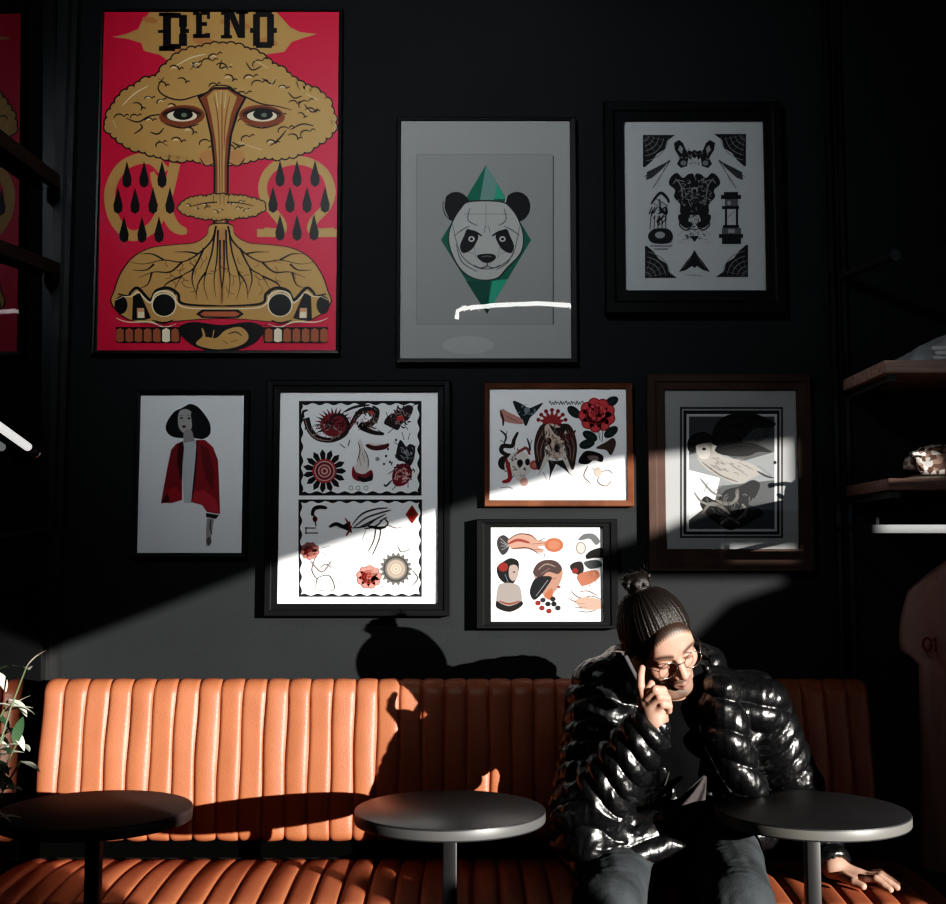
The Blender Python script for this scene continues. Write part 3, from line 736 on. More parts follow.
# ---- 2 panda
def art_panda(a):
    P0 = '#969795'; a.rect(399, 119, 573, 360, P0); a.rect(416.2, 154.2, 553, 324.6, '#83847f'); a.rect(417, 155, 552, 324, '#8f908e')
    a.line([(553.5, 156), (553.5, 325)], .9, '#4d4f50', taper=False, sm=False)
    GD = '#0d5f4e'; G2 = '#2f9a80'; G3 = '#6f8f8a'
    a.poly([(486, 165), (531, 240), (487, 314), (441, 240)], GD)
    a.poly([(486, 165), (506, 199), (466, 199)], G2); a.poly([(486, 165), (497, 184), (494, 200), (480, 200)], G3); a.poly([(486, 165), (480, 200), (466, 199)], '#0b6b57')
    a.poly([(466, 281), (490, 281), (487, 314)], '#0a4e41'); a.poly([(492, 281), (508, 279), (487, 314)], G2); a.poly([(487, 314), (484, 306), (492, 304)], '#2b2c2e')
    for sx, ex in ((-1, 456.5), (1, 516.5)):
        a.ell(ex, 207, 13.8, 15.2, '#141416', .2*sx); a.line([(ex-sx*(-11), 197), (ex-sx*(-12.5), 208), (ex-sx*(-8), 218)][::1], 1.2, '#9a9a98') if sx < 0 else a.line([(507, 196), (505, 204), (508, 210)], 1.4, '#a9a9a6')
    a.poly([(470, 201), (500, 201), (512, 208), (520, 222), (524, 238), (521, 254), (508, 268), (497, 279), (478, 280), (462, 272), (452, 256), (448, 238), (452, 222), (460, 208)], '#1b1b1c', True)
    a.poly([(470, 202.2), (500, 202.2), (511, 209), (519, 222), (523, 238), (520, 253), (507, 267), (496, 278), (478, 279), (463, 271), (453, 255), (449, 238), (453, 222), (461, 209)], '#a9a9a6', True)
    a.lines([[(452, 222), (456, 240), (462, 256), (474, 266), (486, 269), (500, 266), (512, 256), (517, 240), (520, 224)], [(456, 244), (462, 262), (478, 272)], [(516, 246), (508, 262), (496, 270)], [(486, 203), (486, 228)], [(464, 214), (510, 214)], [(470, 208), (468, 220), (478, 226)], [(504, 208), (506, 220), (498, 226)], [(454, 236), (462, 230), (470, 226)], [(520, 236), (512, 230), (504, 226)], [(474, 246), (476, 258)], [(500, 246), (498, 258)], [(462, 250), (474, 254)], [(512, 250), (500, 254)]], .9, '#4a4b4b')
    for sx in (-1, 1):
        c = 487; a.poly([(c+sx*9, 235), (c+sx*19, 229), (c+sx*23, 236), (c+sx*27, 246), (c+sx*24, 253), (c+sx*16, 250), (c+sx*11, 243)], '#131314', True)
        a.ell(c+sx*15.5, 239, 3.2, 2.8, '#b8b8b5'); a.ell(c+sx*15.5, 239, 1.5, 1.5, K); a.line([(c+sx*5, 236), (c+sx*12, 232), (c+sx*20, 230)], 2.2, K); a.line([(c+sx*1.5, 226), (c+sx*3, 233)], 1.1, K)
    a.poly([(477, 256), (482, 254), (492, 254), (496, 257), (493, 261), (487, 263), (481, 261)], '#131314', True); a.line([(481, 257), (487, 256), (492, 257)], .8, '#777')
    a.lines([[(487, 262), (487, 266), (480, 268), (474, 265)], [(487, 266), (494, 268), (500, 265)]], 1.0, '#222')
    a.ell(468, 345, 26, 9, '#a0a09e')

# ---- 3 skull and moths
def art_skull(a):
    a.rect(622, 120, 766, 293, '#a6a8a9'); Q = '#1c1d1f'; q2 = '#54565a'; pp = '#8e8f90'
    rr = random.Random(9)
    for (cx, cy, sx, sy) in ((643, 135, 1, 1), (746, 134, -1, 1), (645, 278, 1, -1), (748, 277, -1, -1)):
        a.poly([(cx, cy), (cx+sx*32, cy), (cx+sx*24, cy+sy*6), (cx+sx*22, cy+sy*14), (cx+sx*14, cy+sy*19), (cx+sx*9, cy+sy*26), (cx+sx*2, cy+sy*32), (cx, cy+sy*32)], Q)
        L = []
        for i in range(5):
            r = 6+i*5; L.append([(cx+sx*r*math.cos(t), cy+sy*r*math.sin(t)) for t in (.12, .5, .9, 1.3, 1.48)])
        for t in (.25, .6, .95, 1.3): L.append([(cx+sx*3*math.cos(t), cy+sy*3*math.sin(t)), (cx+sx*22*math.cos(t), cy+sy*22*math.sin(t))])
        a.lines(L, .8, '#77797c')
    c = 694.5
    for sx in (-1, 1):
        M = lambda L: [(c+sx*(x-c), y) for x, y in L]
        a.poly(M([(700, 155), (703, 150), (706, 143), (710, 140), (715, 143), (714, 150), (709, 158), (712, 164), (708, 168), (702, 166), (701, 160)]), Q); a.poly(M([(706, 148), (709, 145), (711, 150), (707, 154)]), pp); a.ell(c+sx*11, 163, 3, 2.6, '#77797c')
        a.poly(M([(696, 152), (701, 150), (702, 156), (698, 160)]), Q)
        # beetle wings / insect fans
        a.poly(M([(718, 160), (742, 172), (743, 180), (737, 178), (728, 170)]), '#3a3c3f'); a.line(M([(719, 161), (736, 188)]), 1.8, Q); a.line(M([(719, 160), (745, 177)]), 1.2, Q); a.line(M([(722, 162), (732, 186)]), 1, pp)
        # moth on the skull
        a.poly(M([(c, 178), (700, 174), (706, 178), (712, 173), (718, 177), (720, 184), (714, 190), (715, 197), (709, 204), (708, 214), (c, 216)]), Q, True)
        a.lines([M(L) for L in ([(704, 182), (712, 180), (716, 184)], [(704, 188), (711, 192)], [(703, 196), (708, 200)], [(698, 182), (702, 180)], [(714, 178), (708, 186), (706, 200)])], 1.1, '#85878a')
        a.poly(M([(700, 217), (708, 214), (711, 217), (708, 225), (702, 228), (697, 224)]), Q, True)
        a.line(M([(c, 222), (702, 230), (709, 226), (709, 220)]), 1.4, Q)
        a.lines([M(L) for L in ([(696, 233), (705, 230)], [(706, 231), (711, 236)], [(700, 238), (708, 240)], [(704, 243), (711, 242)])], .7, '#55575a')
        a.poly(M([(c, 250), (698, 256), (703, 262), (710, 272), (703, 270), (697, 266), (c, 268)]), Q)
        a.line(M([(698, 258), (706, 268)]), .7, pp)
    a.ell(c, 196, 5, 8, '#2b2d30'); a.ell(c, 190, 3.5, 3, '#85878a'); a.ell(c, 191, 2, 2, K); a.poly([(690, 215), (699, 215), (701, 221), (c, 224), (688, 221)], '#9a9b9b')
    a.poly([(690, 236), (699, 236), (c, 242)], Q); a.ell(c, 154, 3, 4, Q); a.lines([[(684, 227), (c, 229.5), (705, 227)], [(686, 224), (686, 228)], [(691, 225), (691, 229)], [(698, 225), (698, 229)], [(703, 224), (703, 228)]], .9, Q)
    a.hatch(c, 195, 22, 20, 60, .8, '#808386', ln=.22, seed=15); a.hatch(c, 222, 14, 8, 22, .8, '#1c1d1f', ln=.4, seed=16); a.hatch(c, 157, 18, 10, 20, .8, '#74777a', ln=.3, seed=17); a.hatch(c, 234, 14, 6, 18, .7, '#3c3e41', ln=.5, seed=18)
    # hourglass tower right
    for (x0, y0, x1, y1, cc) in ((724, 192, 738, 195, Q), (721, 195, 741, 199, Q), (725, 199, 738, 207, q2), (722, 206, 739, 209, Q), (725, 209, 727, 226, Q), (736, 209, 738, 226, Q), (723, 225, 739, 228, Q), (722, 228, 741, 234, q2), (719, 234, 743, 238, Q), (722, 238, 741, 244, Q)): a.rect(x0, y0, x1, y1, cc)
    a.ell(729, 203, 2, 2.5, pp); a.line([(727, 218), (734, 212)], 1, q2); a.rect(728, 229, 735, 233, pp)
    # layered hand left
    a.lines([[(651, 204), (660, 193), (667, 198), (669, 203)], [(649, 214), (652, 207)], [(659, 207), (666, 214), (666, 206)], [(654, 213), (657, 207)]], 3, Q)
    a.lines([[(651+i*3.6, 216), (650+i*4, 230)] for i in range(5)], 2.2, Q); a.poly([(648, 236), (654, 229), (668, 229), (673, 236), (669, 243), (653, 243)], Q, True); a.ell(660, 235, 5, 3.4, pp); a.lines([[(650, 246), (672, 246)], [(654, 249), (668, 249)]], 2, Q)
    a.hatch(660, 212, 10, 16, 24, 1.3, Q, ang=-1.1, ln=.45, seed=19); a.line([(655, 198), (668, 206)], 2, Q); a.line([(653, 203), (668, 212)], 1.5, '#3a3c3f')
    a.line([(686, 275), (702, 276)], 1, '#66686b')

# ---- 4 woman in a red jacket
def art_woman(a):
    a.rect(137, 393, 246, 555, '#dcdfe1')
    a.poly([(182, 408), (190, 404), (198, 407), (205, 415), (210, 424), (210, 434), (203, 439), (193, 438), (180, 438), (171, 436), (166, 430), (167, 422), (174, 412)], '#131417', True)
    a.poly([(179, 412), (186, 409), (192, 413), (194, 422), (191, 429), (186, 433), (181, 431), (178, 424)], '#a9a6a5', True)
    a.poly([(191, 413), (196, 416), (197, 430), (190, 436), (192, 426)], '#17181b', True)
    a.lines([[(179.5, 416), (183, 415)], [(187, 415.5), (192, 416)]], 1.1, '#1d1d20'); a.ell(181.5, 418, 1.4, .9, K); a.ell(189, 418.3, 1.5, .9, K); a.line([(184, 419), (183.6, 423)], .7, '#6f6c6c'); a.ell(184, 426.6, 2, 1.2, '#4a0f16')
    a.poly([(184, 432), (191, 430), (194, 438), (196, 444), (189, 448), (184, 444)], '#989494', True)
    a.poly([(183, 443), (195, 441), (198, 470), (192, 503), (184, 503), (182, 470)], '#b9bfc3')
    a.poly([(183, 441), (176, 444), (171, 450), (167, 470), (161, 503), (172, 503), (182, 500), (182, 470), (184, 448)], '#7d1f28'); a.poly([(183, 441), (178, 444), (177, 462), (180, 478), (182, 480), (183, 450)], '#3a1216'); a.poly([(164, 492), (176, 486), (182, 496), (182, 500), (161, 503.5)], '#9c2430'); a.poly([(161, 503.5), (167, 492), (170, 501)], '#3a1216')
    a.poly([(196, 440), (205, 440), (213, 447), (218, 460), (219, 480), (220, 514), (207, 512), (202, 505), (191, 502), (194, 480), (196, 462)], '#8a222d'); a.poly([(200, 444), (208, 448), (214, 470), (213, 490), (206, 480), (202, 462)], '#6a1b24'); a.poly([(192, 492), (204, 490), (216, 500), (219.5, 513), (208, 511), (202, 504), (192, 501)], '#ad3341')
    a.line([(197, 440), (196, 462), (194, 482), (192, 500)], 1.8, '#3a1216'); a.line([(196, 440), (195, 452)], 1.2, '#cfc9c6'); a.poly([(206, 513), (219, 515), (216, 519), (206, 517)], '#232326'); a.poly([(207, 518), (214, 519), (212, 532), (210, 546), (206, 546), (206, 530)], '#9c9a9a'); a.lines([[(211, 519), (210, 527), (212, 534)], [(207, 542), (209, 546)]], 1.3, '#3a3a3d'); a.ell(209, 541, 2.4, 4, '#5b5a5c')

# ---- helpers for flash sheets
def rose(a, cx, cy, r, c1, c2, seed=0, leaves=True, lc='#16302c'):
    if leaves:
        for t in (.5, 2.4, 3.7):
            x, y = cx+math.cos(t)*r*1.35, cy+math.sin(t)*r*1.25; a.ell(x, y, r*.55, r*.26, lc, t); a.line([(cx+math.cos(t)*r*.9, cy+math.sin(t)*r*.85), (x+math.cos(t)*r*.4, y+math.sin(t)*r*.4)], .7, '#7a8a82')
    n = 9
    a.lv += 1
    for i in range(n):
        t = 2*PI*i/n+seed; a.ell(cx+math.cos(t)*r*.62, cy+math.sin(t)*r*.55, r*.46, r*.4, c2, t, n=16, lv=0)
    a.lv += 1
    for i in range(n):
        t = 2*PI*i/n+seed; a.ell(cx+math.cos(t)*r*.6, cy+math.sin(t)*r*.53, r*.42, r*.35, c1, t, n=16, lv=0)
    for k, (rr_, o) in enumerate(((.62, .3), (.42, .9), (.24, 1.8))):
        a.line([(cx+math.cos(o+t*5)*r*rr_, cy+math.sin(o+t*5)*r*rr_*.85) for t in [j/8 for j in range(9)]], max(.9, r*.10), c2)
    a.ell(cx, cy, r*.13, r*.12, c2)
def sunflower(a, cx, cy, r, cp, ci, cc, n=16):
    a.lv += 1
    for i in range(n):
        t = 2*PI*i/n; x, y = math.cos(t), math.sin(t); r0 = r*.5; w = r*.13
        a.poly([(cx+x*r0-y*w*.7, cy+y*r0+x*w*.7), (cx+x*r*.8-y*w, cy+y*r*.8+x*w), (cx+x*r, cy+y*r), (cx+x*r*.8+y*w, cy+y*r*.8-x*w), (cx+x*r0+y*w*.7, cy+y*r0-x*w*.7)], cp, lv=0)
    a.ell(cx, cy, r*.55, r*.55, ci); a.ring(cx, cy, r*.44, r*.44, r*.05, '#c9c0bb'); a.ell(cx, cy, r*.3, r*.3, cc); a.ring(cx, cy, r*.2, r*.2, r*.07, ci); a.ell(cx, cy, r*.08, r*.08, ci)
def wavy_border(a, x0, y0, x1, y1, c, paper, w=3, inner=True):
    a.rect(x0, y0, x1, y1, c)
    pts = []; k = 7.0
    def edge(ax, ay, bx, by, nx, ny):
        L = math.hypot(bx-ax, by-ay); n = int(L/2.2)
        for i in range(n):
            t = i/n; d = 1.1*math.sin(t*L/k*2*PI/2)
            pts.append((ax+(bx-ax)*t+nx*d, ay+(by-ay)*t+ny*d))
    i = w
    edge(x0+i, y0+i, x1-i, y0+i, 0, 1); edge(x1-i, y0+i, x1-i, y1-i, -1, 0); edge(x1-i, y1-i, x0+i, y1-i, 0, -1); edge(x0+i, y1-i, x0+i, y0+i, 1, 0)
    a.poly(pts, paper)

# ---- 5 big tattoo flash
def art_flash(a):
    W = '#eceeef'; a.rect(277, 390, 440, 606, W); I = '#17171a'; R_ = '#7c2430'; R2 = '#b0383c'; Pp = '#e4e6e7'
    wavy_border(a, 299, 401, 421.5, 495.5, I, Pp, 3.2); wavy_border(a, 298.5, 499.5, 422, 597, I, Pp, 2.6)
    # dragon
    a.ell(334, 425, 14, 12, R_); 
    a.lv += 1
    for i in range(14):
        t = -PI*1.15+i*.24; a.poly([(334+math.cos(t-.09)*13, 425+math.sin(t-.09)*12), (334+math.cos(t)*21, 425+math.sin(t)*18), (334+math.cos(t+.09)*13, 425+math.sin(t+.09)*12)], R_ if i % 2 else I, lv=0)
    a.line([(306, 418), (310, 430), (318, 438), (332, 440), (345, 434), (348, 424), (342, 415), (332, 417), (330, 426), (337, 430)], 7, '#2c1b1d', taper='end')
    a.line([(305, 419), (309, 431), (318, 439), (332, 441)], 1.2, '#96837f')
    a.line([(348, 430), (354, 420), (360, 412), (370, 410), (376, 416), (370, 424), (360, 426), (372, 432), (384, 434)], 6.5, '#2a191b'); a.line([(350, 428), (356, 418), (364, 411)], 1.2, R2)
    a.lines([[(372, 406), (378, 410), (378, 418)], [(304, 418), (303, 412), (308, 410)], [(384, 434), (378, 430)], [(306, 424), (305, 430)], [(340, 444), (345, 448)], [(350, 440), (348, 446)], [(344, 412), (352, 408), (360, 406), (370, 405)]], 2.6, I)
    a.ell(371, 413, 3, 2.4, R2)
    a.hatch(325, 432, 20, 10, 34, .9, '#9c8a86', ln=.35, seed=1); a.hatch(334, 424, 12, 10, 22, 1.1, '#2a1214', ln=.5, seed=2); a.hatch(364, 420, 16, 11, 34, .9, '#8c7874', ln=.35, seed=3); a.hatch(364, 418, 20, 14, 16, 1.2, I, ln=.4, seed=4)
    # small rooster creature
    a.poly([(384, 423), (388, 416), (396, 412), (402, 408), (408, 405), (413, 407), (412, 413), (408, 420), (402, 424), (398, 430), (392, 428), (388, 426)], '#2b1d1f', True); a.lines([[(394, 428), (388, 433)], [(404, 424), (408, 430)], [(388, 418), (386, 412)], [(396, 412), (398, 405)], [(410, 408), (416, 404)]], 2, I); a.ell(400, 418, 4, 3, R2)
    a.hatch(400, 417, 12, 9, 30, .9, '#a08b86', ln=.4, seed=5); a.hatch(400, 417, 16, 12, 14, 1.5, '#2b1d1f', ln=.4, seed=6)
    # cigar
    a.line([(366, 445), (374, 448), (384, 447), (389, 444)], 5, '#4a1c17'); a.line([(368, 444), (384, 444.5)], 1, R2); a.ell(377.5, 459, 2.2, 2.2, '#8d8d8f')
    for q in ((351, 488), (358, 488), (366, 488)): a.ring(q[0], q[1], 2, 2, .7, '#8d8d8f')
    sunflower(a, 324.5, 471, 22, I, R_, '#c9a49b', 15); a.ring(324.5, 471, 11, 11, 2, R2)
    # hand in a cuff
    a.poly([(357, 462), (360, 450), (358, 441), (361, 440), (364, 449), (368, 456), (369, 466), (366, 474), (356, 474), (354, 468)], '#cfcac6', True); a.lines([[(357, 462), (360, 450), (358, 442)], [(362, 452), (365, 462)], [(364, 449), (368, 458), (368, 468)], [(359, 456), (361, 466)]], .9, I)
    a.poly([(353, 466), (356, 472), (364, 474), (371, 470), (373, 476), (369, 480), (358, 481), (352, 476)], R_, True); a.poly([(357, 476), (366, 478), (372, 474), (372, 480), (362, 482)], I, True)
    # insect woman
    a.poly([(400, 440), (406, 446), (410, 444), (415, 447), (414, 458), (410, 466), (404, 462), (398, 460), (396, 454)], '#202226', True); a.poly([(396, 466), (408, 464), (412, 474), (406, 484), (396, 486), (392, 478)], R_, True); a.lines([[(404, 440), (402, 432)], [(408, 440), (410, 433)], [(400, 446), (394, 442)], [(392, 480), (386, 486), (384, 484)], [(408, 482), (408, 488)], [(394, 470), (388, 474)], [(412, 450), (416, 446)], [(396, 486), (392, 490)]], 1.8, I); a.lines([[(402, 452), (408, 456)], [(400, 470), (404, 478)], [(404, 468), (408, 476)]], 1.1, '#c9b0aa'); a.ell(406, 452, 2.6, 2.2, '#7c7f85')
    a.hatch(407, 453, 8, 9, 22, .9, '#8d9096', ln=.5, seed=7); a.hatch(402, 475, 9, 9, 26, .9, '#d2b3ad', ln=.5, seed=8); a.hatch(403, 468, 14, 18, 22, 1.2, I, ln=.3, seed=9)
    a.lv += 1
    for q in ((388, 449), (386, 456), (390, 462), (384, 464), (396, 440)): a.ell(q[0], q[1], 1, 1.3, I)
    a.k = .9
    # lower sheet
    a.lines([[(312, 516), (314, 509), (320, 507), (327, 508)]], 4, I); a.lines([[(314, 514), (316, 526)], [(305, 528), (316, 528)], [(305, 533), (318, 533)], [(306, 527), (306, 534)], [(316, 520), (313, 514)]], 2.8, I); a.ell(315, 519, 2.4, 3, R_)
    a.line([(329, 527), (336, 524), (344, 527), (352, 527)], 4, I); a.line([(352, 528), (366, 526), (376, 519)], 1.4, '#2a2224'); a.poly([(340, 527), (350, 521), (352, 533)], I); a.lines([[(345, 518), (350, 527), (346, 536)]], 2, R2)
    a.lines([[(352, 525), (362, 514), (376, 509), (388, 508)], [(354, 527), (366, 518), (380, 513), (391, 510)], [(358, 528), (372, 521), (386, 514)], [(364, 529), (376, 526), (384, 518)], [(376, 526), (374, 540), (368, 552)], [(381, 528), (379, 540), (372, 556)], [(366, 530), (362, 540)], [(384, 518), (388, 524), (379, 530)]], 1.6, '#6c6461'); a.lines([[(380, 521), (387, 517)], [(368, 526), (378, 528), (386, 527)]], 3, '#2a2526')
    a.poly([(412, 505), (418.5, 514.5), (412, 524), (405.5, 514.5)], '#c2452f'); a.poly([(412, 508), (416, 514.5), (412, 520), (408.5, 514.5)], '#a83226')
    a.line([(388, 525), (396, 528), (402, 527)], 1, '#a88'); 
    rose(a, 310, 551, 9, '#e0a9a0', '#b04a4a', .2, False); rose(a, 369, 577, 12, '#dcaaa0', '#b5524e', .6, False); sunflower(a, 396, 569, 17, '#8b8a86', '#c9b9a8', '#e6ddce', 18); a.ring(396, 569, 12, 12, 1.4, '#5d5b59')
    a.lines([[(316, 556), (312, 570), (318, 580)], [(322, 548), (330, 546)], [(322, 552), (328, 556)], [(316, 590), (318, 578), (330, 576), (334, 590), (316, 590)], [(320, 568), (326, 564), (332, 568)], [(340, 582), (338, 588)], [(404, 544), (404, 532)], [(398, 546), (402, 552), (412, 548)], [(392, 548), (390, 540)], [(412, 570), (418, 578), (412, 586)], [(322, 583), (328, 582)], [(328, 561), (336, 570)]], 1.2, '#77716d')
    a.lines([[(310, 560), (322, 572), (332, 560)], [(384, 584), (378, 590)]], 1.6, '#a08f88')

# ---- 6 rose and skull flash in a wood frame
def art_rose(a):
    W = '#e8eaeb'; a.rect(488, 387, 628, 501, W); I = '#18181b'; R_ = '#a02f35'; 
    # script heading as a line of small strokes
    x = 549
    L = []
    for i in range(13): L.append([(549+i*2.7, 405-(i % 3 == 0)*2), (550+i*2.7, 401+(i % 2)*1.2), (551.4+i*2.7, 405)])
    a.lines(L, .9, '#34383c')
    # swallow and arm
    a.poly([(513, 401), (522, 404), (529, 408), (537, 405), (543, 403), (536, 412), (530, 418), (526, 426), (522, 420), (517, 412)], '#1f2a2d', True); a.poly([(502, 409), (508, 412), (522, 419), (522, 424), (506, 422), (500, 416)], '#b98d84', True); a.line([(500, 410), (503, 419), (503, 426)], 2.2, '#4a2226'); a.line([(506, 416), (522, 424)], 1, '#4a2226'); a.ell(527, 410, 3, 3, '#77868a')
    # skull with snake
    a.line([(518, 432), (514, 440), (512, 446), (503, 446), (502, 452), (512, 456), (520, 450)], 4.5, '#2a2022'); a.lines([[(500, 430), (506, 436), (504, 444)], [(507, 431), (505, 440)], [(500, 440), (505, 443)], [(527, 438), (530, 448), (528, 454)], [(532, 440), (529, 448)], [(524, 446), (529, 450)]], 2, '#2d3a38')
    a.ell(504, 463, 6, 7, '#2a2628'); a.poly([(505, 462), (514, 452), (524, 452), (531, 460), (531, 470), (526, 476), (526, 482), (518, 481), (512, 474), (506, 472)], '#d8d2cb', True); a.ell(520, 463, 3, 3.6, I); a.ell(527.5, 462, 2.4, 3.4, I); a.poly([(523, 469), (525, 467), (526, 471)], I); a.line([(506, 458), (510, 478), (502, 482)], 4.4, R_); a.ell(535, 465, 5.5, 5, '#c07a6f'); a.ring(535, 465, 4, 3.4, 1.1, R_); a.line([(516, 454), (526, 448), (530, 455)], 3, '#8c4a45'); a.ell(524, 482, 4, 4.4, '#c99b93'); a.lines([[(519, 475), (526, 476)], [(521, 473), (521, 478)], [(524, 474), (524, 479)]], .8, '#4d4545')
    a.hatch(513, 462, 14, 18, 22, .8, '#3a2a2a', ln=.3, seed=11)
    a.lv += 1
    # eagle / winged face in the middle
    for i in range(7):
        t = PI+.25+i*.44; a.poly([(552+math.cos(t-.2)*9, 423+math.sin(t-.2)*8), (552+math.cos(t)*15, 423+math.sin(t)*14), (552+math.cos(t+.2)*9, 423+math.sin(t+.2)*8)], R_, lv=0)
        a.ell(552+math.cos(t)*14, 423+math.sin(t)*13, 2, 2, '#8a2d31', lv=0)
    a.ell(552, 422, 9.5, 7, '#9a3437')
    for sx in (-1, 1):
        M = lambda L: [(555.5+sx*(x-555.5), y) for x, y in L]
        a.poly(M([(557, 426), (568, 424), (574, 432), (577, 445), (576, 458), (573, 470), (566, 462), (566, 448), (558, 440)]), '#3b2a27', True); a.lines([M(L) for L in ([(568, 430), (574, 446), (572, 462)], [(564, 432), (570, 448), (570, 460)])], 1.3, '#87695c')
        a.poly(M([(557, 450), (562, 446), (570, 466), (573, 476), (566, 466), (560, 456)]), '#d3cdc6', True)
    a.poly([(545, 426), (554, 424), (565, 430), (568, 438), (562, 444), (564, 452), (560, 458), (553, 459), (548, 450), (546, 440)], '#cbb9ae', True); a.poly([(549, 424), (556, 428), (566, 426), (562, 436), (555, 434)], '#24201f', True); a.ell(549, 441, 2.6, 3.4, '#5c2220'); a.ell(557, 448, 3, 4.6, '#2c2a2b'); a.poly([(558, 430), (567, 434), (576, 430), (570, 440), (562, 440)], '#5b2d28', True)
    a.poly([(548, 460), (556, 461), (563, 460), (569, 472), (574, 478), (563, 468), (556, 464), (552, 472), (549, 482), (550, 470)], '#2a2526'); a.line([(543, 472), (547, 480)], 1.6, '#6e3b38')
    a.hatch(555, 445, 20, 20, 46, .9, '#8a7468', ang=1.3, ln=.25, seed=12); a.hatch(555, 440, 20, 18, 30, 1.0, '#1f1a19', ang=1.7, ln=.25, seed=13); a.hatch(527, 411, 13, 7, 14, .7, '#87979b', ln=.5, seed=14)
    # big rose
    for (x, y, t) in ((574, 412, .7), (611, 402, 2.6), (590, 436, .5), (587, 444, -.3), (611, 432, 2.5)): a.ell(x, y, 8, 4.6, '#152724', t); a.line([(x-5*math.cos(t), y-5*math.sin(t)), (x+5*math.cos(t), y+5*math.sin(t))], .6, '#5d706b')
    a.lines([[(598, 428), (600, 440)], [(603, 428), (602, 442)]], 1.6, '#24303a'); rose(a, 597, 415, 17.5, '#c94a50', '#8e2731', .3, False); rose(a, 597, 412, 9, '#d0565b', '#8e2731', 1.3, False)
    a.poly([(596, 448), (606, 442), (613, 438), (616, 444), (611, 455), (606, 450)], '#4c3a33', True)
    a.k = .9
    # seated figure lower right
    a.poly([(580, 457), (586, 451), (596, 452), (603, 456), (602, 462), (594, 460), (588, 464), (579, 463)], '#302a2a', True); a.poly([(588, 456), (597, 456), (598, 460), (590, 460)], '#b9aca5', True); a.lines([[(588, 466), (584, 476), (592, 484)], [(592, 468), (600, 472), (608, 470), (613, 474)], [(600, 474), (598, 482), (606, 486), (612, 480)], [(584, 482), (590, 486)]], 1.4, '#96857b'); a.ell(598, 472, 4, 5, '#d8ccc0'); a.line([(500, 488), (508, 487), (513, 489)], .8, '#888')

